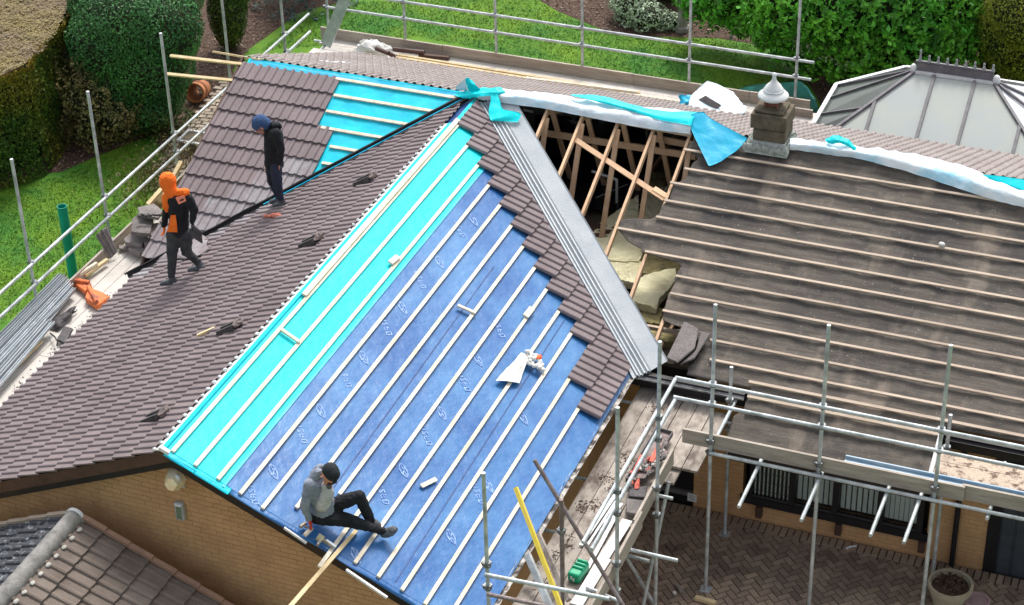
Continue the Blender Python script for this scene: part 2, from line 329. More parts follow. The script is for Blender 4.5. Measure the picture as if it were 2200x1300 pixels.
for s in spots:
    M = paver_M(s)
    if abs(s[2]-math.pi/2) < 1e-4: M = Matrix.Translation((0, 0, .009)) @ M
    if s in near: inst('paver', paver_me, M, patio)
    else: rest.add([M @ v for v in pv.V], pv.F)
# colour of the joined blocks still varies one by one
o = rest.build('paver', paver_m, patio, kind='stuff')

# ================================================================== HOUSE
house = thing('house', 'brown tiled bungalow with its roof half stripped, blue and cyan membranes under pale battens', 'house', (0, -3, 0))
WX0, WX1, WY = -3.9, 3.65, -9.82
def part(mb, name, m, parent=None, **k): return mb.build(name, m, parent or house, **k)
# walls
w = MB()
w.prism([(WX0, WY, 0), (WX1, WY, 0), (WX1, WY, H-WX1*TP-.3), (0, WY, H-.3), (WX0, WY, H+WX0*TP-.3)], (0, .22, 0))
gable = part(w, 'wall', brick_bed)
w = MB().box(WX1-.2, WX1, WY+.22, -3.75, 0, 2.45); part(w, 'wall', brick_m)
w = MB().box(WX0, WX0+.2, WY+.22, 3.9, 0, 2.35); part(w, 'wall', brick_m)
w = MB().box(-3.7, 12, 3.7, 3.9, 0, 2.4); part(w, 'wall', brick_m)
w = MB(); fy0, fy1 = -3.75, -3.55
w.box(3.65, 4.0, fy0, fy1, 0, 2.4); w.box(4.87, 5.62, fy0, fy1, 0, 2.4); w.box(5.62, 8.34, fy0, fy1, 0, .42); w.box(5.62, 8.34, fy0, fy1, 1.75, 2.4); w.box(8.34, 9.17, fy0, fy1, 0, 2.4); w.box(10.4, 12, fy0, fy1, 0, 2.4); w.box(9.17, 10.4, fy0, fy1, 2.1, 2.4)
front = part(w, 'wall', brick_bed)
part(MB().box(3.9, 12, -3.3, -3.2, 0, 2.3), 'wall', dark_in)
# west gable triangle
part(MB().prism([(-4.0, -3.7, 2.35), (-4.0, 3.7, 2.35), (-4.0, 0, H-.25)], (.2, 0, 0)), 'wall', brick_m)
# bricks of the front gable, one by one
bk = MB().box(-.1075, .1075, -.003, .02, -.0325, .0325); brick_me = mesh('brick', bk.V, bk.F, brick_m)
bl = []
for r in range(0, 58):
    z = .04+r*.075
    for c in range(0, 36):
        x = WX0+.11+c*.2235+(.11 if r % 2 else 0)
        if x > WX1-.1: continue
        if z > H-abs(x)*TP-.36 or not inview((x, WY, z), 20): continue
        bl.append((x, z))
def gscore(s):
    x, y = sxy((s[0], WY, s[1])); return -y if (x > 480 or y < 1100) else 5000-y
# those hidden behind the garage roof go into the joined rest
bl.sort(key=lambda s: gscore(s) if not (sxy((s[0], WY, s[1]))[1] > 1105+abs(sxy((s[0], WY, s[1]))[0]-160)*.6-5 and sxy((s[0], WY, s[1]))[0] < 480) else 9999)
rest = MB()
for k, (x, z) in enumerate(bl):
    M = Matrix.Translation((x, WY-random.uniform(.0, .004), z)) @ Matrix.Rotation(random.uniform(-.006, .006), 4, 'Y')
    if k < 300: inst('brick', brick_me, M, gable)
    else: rest.add([M @ v for v in bk.V], bk.F)
rest.build('brick', brick_m, gable, kind='stuff')
rest = MB()
for r in range(0, 31):
    z = .04+r*.075
    for c in range(0, 30):
        x = 3.65+.11+c*.2235+(.11 if r % 2 else 0)
        spans = [(3.66, 3.995), (4.875, 5.615), (8.345, 9.165), (10.405, 12)]
        if z < .39 or z > 1.78: spans = [(3.66, 3.995), (4.875, 9.165), (10.405, 12)]
        for (lo_, hi_) in spans:
            xa, xb = max(x-.1075, lo_), min(x+.1075, hi_)
            if xb-xa > .02: yy = fy0-random.uniform(.002, .005); rest.box(xa, xb, yy, fy0+.02, z-.0325, z+.0325)
rest.build('brick', brick_m, front, kind='stuff')
# doors and openings of the front wall
d = part(MB().box(4.0, 4.87, fy0+.06, fy0+.1, 0, 2.2), 'door', black_m); MB().box(4.0, 4.87, fy0+.0, fy0+.05, .22, .30).build('door_rail', bar_m, d)
MB().tube((4.12, fy0+.05, 1.0), (4.12, fy0-.02, 1.0), .02).build('door_handle', coupler_m, d)
part(MB().box(9.17, 9.33, fy0-.02, fy0+.1, 0, 2.1), 'door_frame', black_m)
gd = part(MB().box(9.33, 10.4, fy0+.04, fy0+.08, 0.02, 2.1), 'garage_door', mat('door_slate', (.055, .062, .075), .6, (.035, .04, .05), scale=4))
for k in range(5): MB().box(9.36+k*.21, 9.53+k*.21, fy0+.02, fy0+.042, .06, 2.0).build('door_panel', MATS['door_slate'], gd)
part(MB().tube((8.74, fy0-.06, 0), (8.74, fy0-.06, 2.3), .04), 'downpipe', black_m)
va, vb = PY(1478, 1060, fy0), PY(1497, 1078, fy0)
vt = part(MB().box(va.x, vb.x, fy0-.02, fy0-.008, vb.z, va.z+.02), 'vent_cover', white_paint)
for k in range(3): MB().box(va.x+.03, vb.x-.03, fy0-.026, fy0-.0205, vb.z+.03+k*.035, vb.z+.045+k*.035).build('vent_slat', galv_m, vt)
# front window
win = thing_win = part(MB().box(5.6, 8.36, fy0-.06, fy0+.06, .37, .50), 'window', black_m)
wm = [5.66, 6.36, 7.02, 7.68, 8.30]; fm = MB()
wm = [PY(x, y, fy0).x for x, y in ((1612, 1030), (1703, 1060), (1796, 1075), (1892, 1095), (1978, 1110))]
for k, x in enumerate(wm): fm.box(x-.045, x+.045, fy0-.05, fy0+.05, .50, 1.75)
fm.box(wm[0]-.045, wm[0], fy0-.05, fy0+.05, .5, 1.75)
fm.build('window_frame', black_m, win)
for k in range(4):
    x0, x1 = wm[k]+.045, wm[k+1]-.045
    MB().box(x0, x1, fy0-.012, fy0-.006, .50, 1.75).build('pane', mat('clear_pane', (.9, .95, .95), .02, trans=1, spec=.5), win)
    MB().hexa([(x0, fy0-.04, .50), (x1, fy0-.04, .50), (x1, fy0-.013, .50), (x0, fy0-.013, .50)], [(x0, fy0-.03, .54), (x1, fy0-.03, .54), (x1, fy0-.013, .54), (x0, fy0-.013, .54)]).build('sash_rail', black_m, win)
    n = 9 if k == 0 else 7; sp = (x1-x0)/n
    for i in range(n):
        cx = x0+sp*(i+.5)
        if k == 0: MB().box(cx-.010, cx+.010, fy0+.02, fy0+.03, .52, 1.75).build('blind_slat', blind_m, win)
        else:
            a = random.uniform(-.25, .1); ww = .030; MB().beam((cx, fy0+.08, .56), (cx, fy0+.08, 1.75), ww*2, .006, (math.sin(a), -math.cos(a), 0)).build('blind_slat', blind_m, win)
    if k == 0:
        lt = MB()
        for zz in (.62, .78, .94, 1.10, 1.26): lt.box(x0, x1, fy0-.005, fy0-.001, zz, zz+.008)
        lt.build('leaded_bar', bar_m, win)
for (x, y) in ((1632, 1094), (1802, 1131), (1981, 1168)):
    p = PY(x, y, fy0-.03); MB().box(p.x-.045, p.x+.045, fy0-.10, fy0-.007, p.z-.12, .368).build('bracket', fascia_m, win)
part(MB().box(3.7, 8.7, fy0-.03, fy0-.0065, 0.0, .045), 'plinth', mat('plinth', (.26, .2, .15), .9, (.18, .14, .11), scale=8))

# ---- membranes on the wing's right slope
def trap(name, fr, u0, u1, vf0, vf1, h, m, nu=24, nv=90, wr=.006, ws=3.0, parent=None, **k):
    V = []; 
    for i in range(nu+1):
        u = u0+(u1-u0)*i/nu
        for j in range(nv+1):
            v0, v1 = vf0(u), vf1(u); v = v0+(v1-v0)*j/nv; p = fr.p(u, v, h)
            V.append(p+fr.N*((noise.noise(p*ws)+.5*noise.noise(p*ws*2.7)+.3*noise.noise(p*ws*7))*wr))
    b = nv+1; F = [(i*b+j, i*b+j+1, (i+1)*b+j+1, (i+1)*b+j) for i in range(nu) for j in range(nv)]
    return ob(name, V, F, m, parent or house, smooth=True, **k)
vR = lambda u: -u*CP-.02
cyan1 = trap('roof_membrane', WR, 0.0, .845, lambda u: -10.03, vR, -.026, cyan_m, nu=14, wr=.004, label='bright cyan breather membrane along the ridge')
blue1 = trap('roof_membrane', WR, .80, 4.40, lambda u: -10.03, vR, -.034, blue_m, nu=70, nv=160, wr=.003, label='blue printed breather membrane between battens')
part(MB().beam(WR.p(.85, -10.03, -.022), WR.p(.85, -1.2, -.022), .035, .004, WR.N), 'membrane_edge', cyan_deep)
# dark overlap seams
for uu in (1.93, 3.22): part(MB().beam(WR.p(uu+.02, -9.9, -.03), WR.p(uu-.05, -3.2-uu*.2, -.028), .012, .008, WR.N), 'membrane_seam', navy_m)
# printed marks, alternately a word and a leaf shaped emblem
def mark_word(u, v):
    g = MB(); rr = random.uniform(-.03, .03)
    for k in range(4):
        cu = u+(k-1.5)*.0; 
        base = k*.085-.17
        for (a, b, c, d_) in (((0, 0, 0, .06), (0, .06, .05, .06), (.05, .06, .05, 0)), ((0, 0, .05, .06), (0, .0, .05, .0), (0, .06, .05, .06)), ((0, 0, 0, .06), (0, .03, .05, .03), (0, .06, .05, .06)), ((0, 0, .05, 0), (0, .06, .05, .06), (.0, 0, .0, .06), (.05, 0, .05, .06)))[k:k+1][0]:
            # strokes drawn in a letter box running diagonally down the sheet
            f = lambda s, t: WR.p(u+(base+s)*.72-(t-.03)*.9, v-(base+s)*.75-(t-.03)*.8, -.0290+.0)
            g.beam(f(a, b), f(c, d_), .016, .0015, WR.N)
    return g
k = 0
marks_px = ((905, 600, 'w'), (745, 810, 'w'), (650, 930, 'w'), (990, 490, 'w'), (832, 700, 'w'), (1075, 705, 'w'), (1000, 820, 'w'), (918, 935, 'w'), (825, 1060, 'w'), (545, 1060, 'w'), (1030, 1060, 'w'), (945, 560, 'e'), (866, 658, 'e'), (782, 765, 'e'), (690, 880, 'e'), (1028, 770, 'e'), (950, 885, 'e'), (868, 1008, 'e'), (588, 1010, 'e'), (1018, 470, 'e'), (1050, 1040, 'e'), (970, 1150, 'e'), (765, 1190, 'e'), (1125, 895, 'e'))
for (x, y, t) in marks_px:
    u, v = WR.uv(x, y)
    if t == 'w': g = mark_word(u, v)
    else:
        g = MB()
        P = [WR.p(u+a*.9, v+b*.9, -.0290) for a, b in ((-.11, .10), (-.02, .09), (.06, .02), (.12, -.08), (.03, -.07), (-.06, -.01))]
        g.beam(P[0], P[3], .012, .003, WR.N); g.beam(P[0], P[1], .012, .003, WR.N); g.beam(P[1], P[2], .02, .003, WR.N); g.beam(P[2], P[3], .014, .003, WR.N); g.beam(P[3], P[4], .016, .003, WR.N); g.beam(P[4], P[5], .022, .003, WR.N); g.beam(P[5], P[0], .012, .003, WR.N); g.beam(P[1], P[4], .018, .003, WR.N)
    g.build('printed_mark', print_m, blue1)
# battens of the right slope
GA = .327
edges_R = [(.42+GA*0, -1.0), (.42+GA, -1.35), (.42+2*GA, -1.65), (.42+3*GA, -1.95), (.42+4*GA, -2.25), (.42+5*GA, -2.55), (.42+6*GA, -2.85), (.42+7*GA, -3.15), (.42+8*GA, -3.45), (.42+9*GA, -3.75), (.42+10*GA, -4.05), (.42+11*GA, -4.95), (.42+12*GA, -5.40)]
yend = {5: -9.72, 6: -10.42, 7: -10.35, 8: -10.0, 12: -10.3}
tile_edge = {}     # tail position -> left edge of the tiles
for k in range(14):
    u = .09+GA*k
    if k >= 13: break
    v1 = edges_R[k][1]+.05
    v0 = yend.get(k, -10.0+random.uniform(-.03, .02))
    if k == 6: v0 = -9.15
    if k == 0: v0 = -9.98
    part(MB().beam(WR.p(u, v0, -.006), WR.p(u, v1, -.006), .05, .030, WR.N), 'batten', batten_m)
part(MB().beam(WR.p(.04, -6.3, .02), WR.p(.04, -.9, .02), .07, .03, WR.N), 'ridge_board', batten_m)
part(MB().beam(WL.p(.045, -10.0, -.004), WL.p(.045, -1.0, -.004), .09, .012, WL.N), 'membrane_edge', cyan_left)
part(MB().beam(WL.p(.13, -10.0, -.005), WL.p(.13, -1.0, -.005), .07, .02, WL.N), 'mortar_bed', white_paint)
a, b = WR.at(745, 1172, 0.0), WR.at(618, 1305, 0.0)
thing_b = MB().beam(WR.at(765, 1140, .005), WR.at(612, 1316, .02), .05, .03, WR.N).build('loose_batten', timber_new, label='pale batten projecting past the roof verge below the seated roofer', cat='batten')

# ---- tiles
TW, TG = .30, .327
prof = [(0, .0), (.014, .022), (.036, .028), (.058, .022), (.072, .0), (.15, -.003)]
def tile_geo(L=.36, hh=-.012, ht=.022, th=.022, W=TW, nr=2, amp=1.0, pw=.15):
    xs = []
    for r in range(nr):
        for (x, z) in prof[:-1]: xs.append((r*pw+x*pw/.15, z*amp))
    xs.append((W-.002, -.003*amp))
    n = len(xs); V = [(x, 0, z+hh) for x, z in xs]+[(x, -L, z+ht) for x, z in xs]+[(x, -L, z+ht-th) for x, z in xs]+[(xs[0][0], 0, hh-th), (xs[-1][0], 0, hh-th)]
    F = [(i, n+i, n+i+1, i+1) for i in range(n-1)]+[(n+i, 2*n+i, 2*n+i+1, n+i+1) for i in range(n-1)]+[(0, 3*n, 2*n, n), (n-1, 2*n-1, 3*n-1, 3*n+1)]
    return [Vector(v) for v in V], F
TV, TF = tile_geo(); tile_me = {m_.name: mesh('tile', TV, TF, m_) for m_ in (tile_m, tile_dusty)}
tiles = []       # (frame, tail u, v0, clip or None, material)
def tile_M(fr, ut, v0, jit=True):
    # local x across the slope, -y down it
    X = fr.V.copy(); Y = -fr.U; Z = fr.N
    if X.cross(Y).dot(Z) < 0: X = -X; v0 = v0+TW
    M = Matrix((X, Y, Z)).transposed().to_4x4()
    M.translation = fr.p(ut-.36+(random.uniform(-.004, .004) if jit else 0), v0, .024+(random.uniform(-.002, .002) if jit else 0)); return M
# right slope: courses under the stepped edge along the valley
for ut, ve in edges_R:
    v = ve
    while v < -(ut-.34)*CP-.02:
        tiles.append((WR, ut, v, 'R', tile_m)); v += TW
# left slope
k = 0
for k in range(1, 14):
    ut = .18+GA*k
    for j in range(0, 40):
        v = -10.05+TW*j
        if v+.0 > -(ut-.34)*CP-.02: break
        dusty = v > -(ut)*CP-.35 and k > 7
        tiles.append((WL, ut, v, 'L', tile_dusty if dusty else tile_m))
# main roof, left end of the front slope
for k in range(0, 12):
    ut = .47+GA*1.03*k
    x1 = -2.24 if k <= 2 else -1.94
    for j in range(0, 12):
        v = -4.16+TW*j
        if k <= 5:
            if v+TW > x1+.06: break
        if v > -(ut-.34)*CP+.6+.5 and k > 5: break
        if v > -(ut-.34)*CP*1.0: 
            if k > 5 and v > -ut*CP+.35: break
        dusty = v+TW > -ut*CP-.45 and k >= 5
        tiles.append((MF, ut, v, 'M', tile_dusty if dusty else tile_m))
def bis(V, F, co, no):
    bm = bmesh.new(); vs = [bm.verts.new(v) for v in V]
    for f in F: bm.faces.new([vs[i] for i in f])
    bmesh.ops.bisect_plane(bm, geom=bm.verts[:]+bm.edges[:]+bm.faces[:], plane_co=co, plane_no=no, clear_outer=True)
    V2 = [v.co.copy() for v in bm.verts]; bm.verts.index_update(); F2 = [tuple(v.index for v in f.verts) for f in bm.faces]; bm.free(); return V2, F2
s2 = math.sqrt(.5)
CLIP = {'R': (Vector((-.045, -.045, 0)), Vector((1, 1, 0))), 'L': (Vector((.05, -.05, 0)), Vector((-1, 1, 0))), 'M': (Vector((-.04, .04, 0)), Vector((1, -1, 0)))}
def tkey(t):
    p = t[0].p(t[1], t[2]+.15); return camd(p) if inview(p, 10) else 999
tiles.sort(key=tkey)
# keep the whole right slope and the main slope among the single tiles
pri = [t for t in tiles if t[3] in 'RM' and tkey(t) < 999]; oth = [t for t in tiles if not (t[3] in 'RM' and tkey(t) < 999)]
rest = {}
for i, t in enumerate(pri+oth):
    fr, ut, v0, cl, m_ = t; M = tile_M(fr, ut, v0)
    co, no = CLIP[cl]; W = [M @ v for v in TV]; side = [(w_-co).dot(no) for w_ in W]
    if min(side) > 0: continue
    cut = max(side) > 0
    if i < 300:
        if cut:
            V2, F2 = bis(W, TF, co, no)
            if V2: ob('tile', V2, F2, m_, house)
        else: inst('tile', tile_me[m_.name], M, house)
    else:
        V2, F2 = bis(W, TF, co, no) if cut else (W, TF)
        if V2: rest.setdefault(m_.name, MB()).add(V2, F2)
for nme, r in rest.items(): r.build('tile', MATS[nme], house, kind='stuff')
# sheet under the left slope and under the back slope so that no light comes through
trap('roof_underlay', WL, 0.02, 4.45, lambda u: -9.98, lambda u: -u*CP-.02, -.02, navy_m, nu=4, nv=10, wr=0)
# back slope tiles (seen at a grazing angle)
bk_ = MB(); VV, FF = tile_geo(L=.36)
for k in range(0, 13):
    ut = .38+.327*k
    for j in range(-14, 40):
        v0 = TW*j
        M = tile_M(MBK, ut, v0-.02, True)
        if not any(inview(MBK.p(ut, v0), 60) for _ in (0,)): continue
        bk_.add([M @ v for v in VV], FF)
bk_.build('tile', tile_back, house, kind='stuff')
trap('roof_underlay', MBK, 0.0, 4.3, lambda u: -4.1, lambda u: 12, -.03, navy_m, nu=2, nv=10, wr=0)
# cyan membrane and battens of the main roof's left part
trap('roof_membrane', MF, -.02, 2.6, lambda u: -4.1, lambda u: -u*CP-.06, -.012, cyan_left, nu=26, nv=60, wr=.010, ws=2.5, label='cyan breather membrane beside the laid tiles')
for k in range(0, 7):
    u = .14+GA*1.03*k; x0 = -2.34 if k <= 3 else -2.0
    if k == 0: x0 = -2.5
    x1 = -u*CP-.14
    if x1-x0 < .1: continue
    part(MB().beam(MF.p(u, x0, .010), MF.p(u, x1, .010), .05, .03, MF.N), 'batten', batten_m)
for (xa, ya, xb, yb, fr) in ((366, 120, 520, 138, MF), (358, 159, 500, 173, MF)):
    part(MB().beam(fr.at(xa, ya, 0), fr.at(xb, yb, 0), .05, .035, fr.N), 'batten', timber_new)
part(MB().beam(MBK.at(458, 111, 0), MBK.at(560, 129, 0), .05, .03, MBK.N), 'batten', timber_new)
sheet('ridge_membrane', [[MF.p(.13-.05*r, -4.05+k*.35, .012+random.uniform(-.006, .006)) for k in range(12)] for r in range(3)], cyan_deep, house, wr=.008, ws=6, sub=4)

# ---- valley troughs
def sweep(name, cross, a, b, m, wdir, parent=None, **k):
    """cross: list of (w, height) measured across the valley"""
    a, b = Vector(a), Vector(b); n = len(cross)
    V = [a+wdir*w+Vector((0, 0, z)) for w, z in cross]+[b+wdir*w+Vector((0, 0, z)) for w, z in cross]
    V += [v-Vector((0, 0, .006)) for v in V]
    F = [(i, i+1, n+i+1, n+i) for i in range(n-1)]+[(2*n+i, 3*n+i, 3*n+i+1, 2*n+i+1) for i in range(n-1)]+[(i+1, i, 2*n+i, 2*n+i+1) for i in range(n-1)]+[(n+i, n+i+1, 3*n+i+1, 3*n+i) for i in range(n-1)]+[(0, n, 3*n, 2*n), (n-1, 3*n-1, 4*n-1, 2*n-1)]
    return ob(name, V, F, m, parent or house, **k)
wd_ = Vector((s2, s2, 0)); zs = TP*s2     # rise per metre away from the valley line on either side
cr_ = [(-.10, .10*zs-.01)]
for i in range(4): w0 = -.05+i*.058; cr_ += [(w0, abs(w0)*zs+.010), (w0+.012, abs(w0)*zs+.038), (w0+.032, abs(w0)*zs+.038), (w0+.044, abs(w0)*zs+.010)]
cr_ += [(.19, .19*zs+.012), (.44, .44*zs+.014), (.452, .452*zs+.030), (.462, .462*zs+.012)]
valley = sweep('valley_trough', cr_, (.16, -.16, H-.16*TP), (4.13, -4.13, H-4.13*TP), zinc_m, wd_, label='grey corrugated valley trough with wide flat flange')
wl_ = Vector((-s2, s2, 0))
sweep('valley_trough', [(-.10, .10*zs+.03), (-.045, .05), (-.03, .035), (.0, .02), (.03, .035), (.045, .055), (.09, .09*zs+.03)], (-.03, -.03, H+.01), (-4.2, -4.2, H-4.2*TP+.01), black_m, wl_)
sweep('valley_lining', [(-.012, .062), (.012, .062)], (-.15, -.15, H-.15*TP), (-2.6, -2.6, H-2.6*TP), cyan_deep, wl_)
# loose navy lining rolled along the valley edge
lp = []
for i in range(40):
    t = .1+i*.105; lp.append(Vector((-t-.06, -t+.0, H-t*TP+.075))+Vector((noise.noise(Vector((i*.4, 0, 0)))*.02, 0, noise.noise(Vector((i*.5, 3, 0)))*.015)))
part(MB().pipe(lp, .018, 6), 'valley_lining', black_m)

# ---- rafters, binders and loft of the opening
rx = [1.2+.592*k for k in range(6)]
rb = {0: 2.0, 1: 3.2, 2: 3.6, 3: 4.2, 4: 4.3, 5: 4.3}
for k, x in enumerate(rx):
    part(MB().beam(MF.p(.02, x, -.10), MF.p(4.2, x, -.10), .042, .09, MF.N), 'rafter', rafter_m)
    part(MB().beam((x, .02, H-.12), (x, 3.6, H-.1-3.6*TP), .042, .09), 'rafter', rafter_m)
    part(MB().beam((x+.035, -.12, H-.15), (x+.03, -.95, 2.45), .038, .08, (1, 0, 0)), 'truss_web', rafter_m)
    part(MB().beam((x+.035, .12, H-.15), (x+.03, .95, 2.45), .038, .08, (1, 0, 0)), 'truss_web', rafter_m)
    part(MB().beam((x, -3.6, 2.42), (x, 3.6, 2.42), .042, .08), 'ceiling_joist', rafter_m)
a, b = G(1160, 284, 3.62), G(1494, 336, 3.62)
part(MB().beam(a, b, .035, .11), 'binder', rafter_m)
a, b = G(1400, 296, 3.80), G(1485, 311, 3.80)
part(MB().beam(a, b, .035, .11), 'binder', rafter_m)
part(MB().beam(MF.at(1236, 300, -.13), MF.at(1428, 428, -.13), .085, .025, MF.N), 'brace', rafter_m)
part(MB().beam(MF.at(1405, 405, -.12), MF.at(1432, 422, -.12), .08, .03, MF.N), 'cleat', rafter_m)
a, b = MF.at(1322, 260, .0), MF.at(1485, 290, .0)
part(MB().beam(a, b, .05, .05, MF.N), 'ridge_board', batten_old)
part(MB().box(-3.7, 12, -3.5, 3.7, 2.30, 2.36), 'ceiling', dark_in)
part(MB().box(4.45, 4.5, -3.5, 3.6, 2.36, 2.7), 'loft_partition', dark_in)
# dark building paper that hangs inside the wing's roof
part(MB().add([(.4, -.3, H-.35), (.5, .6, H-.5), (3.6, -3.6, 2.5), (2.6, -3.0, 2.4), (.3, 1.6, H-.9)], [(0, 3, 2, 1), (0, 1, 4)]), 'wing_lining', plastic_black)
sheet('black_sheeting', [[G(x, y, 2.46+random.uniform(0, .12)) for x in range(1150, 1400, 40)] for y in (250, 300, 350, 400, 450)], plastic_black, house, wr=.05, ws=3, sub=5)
# insulation quilts laid between the joists
def quilt(px, z, m, t=.12, **k):
    P = [G(x, y, z) for x, y in px]
    c = sum(P, Vector())/len(P)
    R = []; n = len(P)
    bm = bmesh.new(); vs = [bm.verts.new(p-Vector((0, 0, t))) for p in P]; f = bm.faces.new(vs)
    if f.normal.z < 0: f.normal_flip()
    r = bmesh.ops.extrude_face_region(bm, geom=[f]); tv = [e for e in r['geom'] if isinstance(e, bmesh.types.BMVert)]
    for v in tv: v.co.z += t
    bmesh.ops.subdivide_edges(bm, edges=bm.edges[:], cuts=3, use_grid_fill=True); bmesh.ops.triangulate(bm, faces=bm.faces[:])
    bmesh.ops.subdivide_edges(bm, edges=bm.edges[:], cuts=2, use_grid_fill=True)
    for v in bm.verts:
        q = noise.noise_vector(v.co*3.2)*.018+noise.noise_vector(v.co*9)*.022+noise.noise_vector(v.co*24)*.015
        if v.co.z > z-.02: v.co += q
    V = [v.co.copy() for v in bm.verts]; bm.verts.index_update(); F = [tuple(v.index for v in f.verts) for f in bm.faces]; bm.free()
    return ob('insulation_quilt', V, F, m, house, smooth=False, **k)
quilt([(1262, 520), (1290, 478), (1330, 450), (1372, 418), (1372, 470), (1345, 505), (1392, 520), (1372, 560), (1310, 560)], 2.62, insul_m)
quilt([(1375, 412), (1440, 398), (1450, 490), (1375, 500)], 2.5, insul_m)
quilt([(1388, 368), (1432, 372), (1428, 405), (1386, 398)], 2.5, insul_dirty)
quilt([(1300, 552), (1378, 560), (1372, 610), (1322, 600)], 2.60, insul_m)
quilt([(1385, 590), (1450, 575), (1455, 600), (1418, 640), (1410, 660), (1355, 648), (1370, 600)], 2.62, insul_m)
quilt([(1370, 540), (1460, 545), (1462, 590), (1380, 588)], 2.52, insul_dirty)
quilt([(1355, 655), (1425, 662), (1420, 695), (1385, 692), (1360, 680)], 2.5, insul_dirty)
quilt([(1395, 700), (1460, 708), (1458, 735), (1400, 730)], 2.48, insul_dirty)
part(MB().beam(G(1380, 700, 2.62), G(1465, 716, 2.62), .05, .06), 'wall_plate', batten_old)
# white plastic pipe in the loft
pp_ = [G(1272, 368, 3.0), G(1325, 386, 3.0), G(1325, 440, 2.5)]
part(MB().pipe(pp_, .022, 8), 'overflow_pipe', white_paint)
part(MB().tube(G(1125, 236, 3.9), G(1145, 240, 3.9), .02, 8), 'overflow_pipe', white_paint)
part(MB().tube(G(1280, 425, 2.9), G(1350, 395, 2.9), .004, 5), 'loft_cable', galv_m)
part(MB().box(2.05, 2.5, -.9, -.5, 2.36, 2.62), 'loft_box', fascia_m)

# ---- old felt and battens on the main roof's right part
rows_px = [(1485, 292), (1470, 321), (1471, 362), (1440, 392), (1427, 430), (1410, 465.5), (1327, 490), (1386, 540), (1452, 592.7), (1440, 630), (1424, 667), (1526, 730), (1525, 772)]
us = [MF.uv(*q) for q in rows_px]
seq = [(.12, us[0][1])]+[(u, v) for u, v in us[1:]]
U = [.10+.3255*k for k in range(0, 13)]
Xl = [us[min(i, len(us)-1)][1] for i in range(13)]
# order of left ends, each batten at its own gauge line
GAU = []
for (u, v) in us[1:]: GAU.append((u, v))
for i, (u, v) in enumerate(GAU):
    part(MB().beam(MF.p(u, v, 0.0), MF.p(u+random.uniform(-.006, .006), 12, 0.0), .035, .026, MF.N), 'batten', batten_old)
last = GAU[-1][0]
jag = [(1489, 300), (1476, 318), (1500, 340), (1485, 355), (1472, 385), (1448, 395), (1440, 425), (1425, 440), (1415, 460), (1400, 470), (1355, 468), (1330, 475), (1328, 492), (1345, 515), (1362, 535), (1385, 538), (1420, 552), (1455, 560), (1462, 575), (1452, 590), (1448, 612), (1436, 632), (1432, 650), (1425, 668), (1424, 690), (1440, 705), (1470, 712), (1505, 715), (1512, 740), (1500, 765), (1480, 790)]
jp = [MF.uv(x, y, -.03) for x, y in jag]; jp.sort(key=lambda q: q[0])
def leftx(u):
    if u <= jp[0][0]: return jp[0][1]
    for (a, x0), (b, x1) in zip(jp[:-1], jp[1:]):
        if a <= u <= b: return x0+(x1-x0)*(u-a)/max(b-a, 1e-4)
    return jp[-1][1]
ub = [.02]+[g[0] for g in GAU if g[0] < 4.2]
ub = sorted(set([round(x, 3) for x in ub]+[4.28]))
def felt(u0, u1, xl, xr, h, n=10, nv=170):
    V = []
    for i in range(n+1):
        u = u0+(u1-u0)*i/n; x0 = xl(u)+noise.noise(Vector((u*9, 2, 0)))*.03
        for j in range(nv+1):
            x = x0+(xr-x0)*j/nv; sag = -.012*abs(math.sin((x-.61)/.592*math.pi)) if True else 0
            p = MF.p(u, x, h); V.append(MF.p(u, x, h+sag+noise.noise(p*2.5)*.010+noise.noise(p*8)*.004-(.012 if i == n else 0)))
    b = nv+1; F = [(i*b+j, (i+1)*b+j, (i+1)*b+j+1, i*b+j+1) for i in range(n) for j in range(nv)]
    V2 = [v-MF.N*.006 for v in V]; nn = len(V)
    F += [tuple(nn+q for q in reversed(f)) for f in F]
    F += [(i*b, nn+i*b, nn+(i+1)*b, (i+1)*b) for i in range(n)]+[(n*b+j, nn+n*b+j, nn+n*b+j+1, n*b+j+1) for j in range(nv)]
    return ob('felt_strip', V+V2, F, felt_m, house, smooth=True)
prev = .02
for i, u in enumerate(ub[1:]):
    felt(prev, u+.02, leftx, 12, -.030-(i % 2)*.004); prev = u
# torn flap of felt and grey fringe
# lower roof that carries on over the window bay
bx0, bx1, ue = 5.66, 8.40, 5.32
felt(4.26, ue, lambda u: bx0+(.05 if u < 4.7 else -.06), bx1, -.034, nv=60)
for (x, y) in ((1609, 820), (1606, 851.5)):
    u, v = MF.uv(x, y); part(MB().beam(MF.p(u, v, 0), MF.p(u, 12 if u < 4.3 else bx1+.0, 0), .042, .03, MF.N), 'batten', batten_old)
for (x, y) in ((1600, 884),):
    u, v = MF.uv(x, y); part(MB().beam(MF.p(u, v, 0), MF.p(u, bx1, 0), .042, .03, MF.N), 'batten', batten_old)
part(MB().beam(MF.p(4.35, bx1+.03, -.02), MF.p(ue, bx1+.03, -.02), .06, .09, MF.N), 'verge_rafter', white_paint)
part(MB().hexa([MF.p(ue-.02, bx0-.1, -.10), MF.p(ue+.01, bx0-.1, -.10), MF.p(ue+.01, bx1, -.10), MF.p(ue-.02, bx1, -.10)], [MF.p(ue-.02, bx0-.1, -.045), MF.p(ue+.01, bx0-.1, -.045), MF.p(ue+.01, bx1, -.045), MF.p(ue-.02, bx1, -.045)]), 'eave_board', lead_m)
p0 = MF.p(ue, 0, -.06)
part(MB().box(bx0, bx1, p0.y+.02, p0.y+.05, p0.z-.20, p0.z-.04), 'fascia', black_m)
part(MB().box(bx0, bx1, p0.y+.05, -3.76, p0.z-.16, p0.z-.13), 'soffit', black_m)
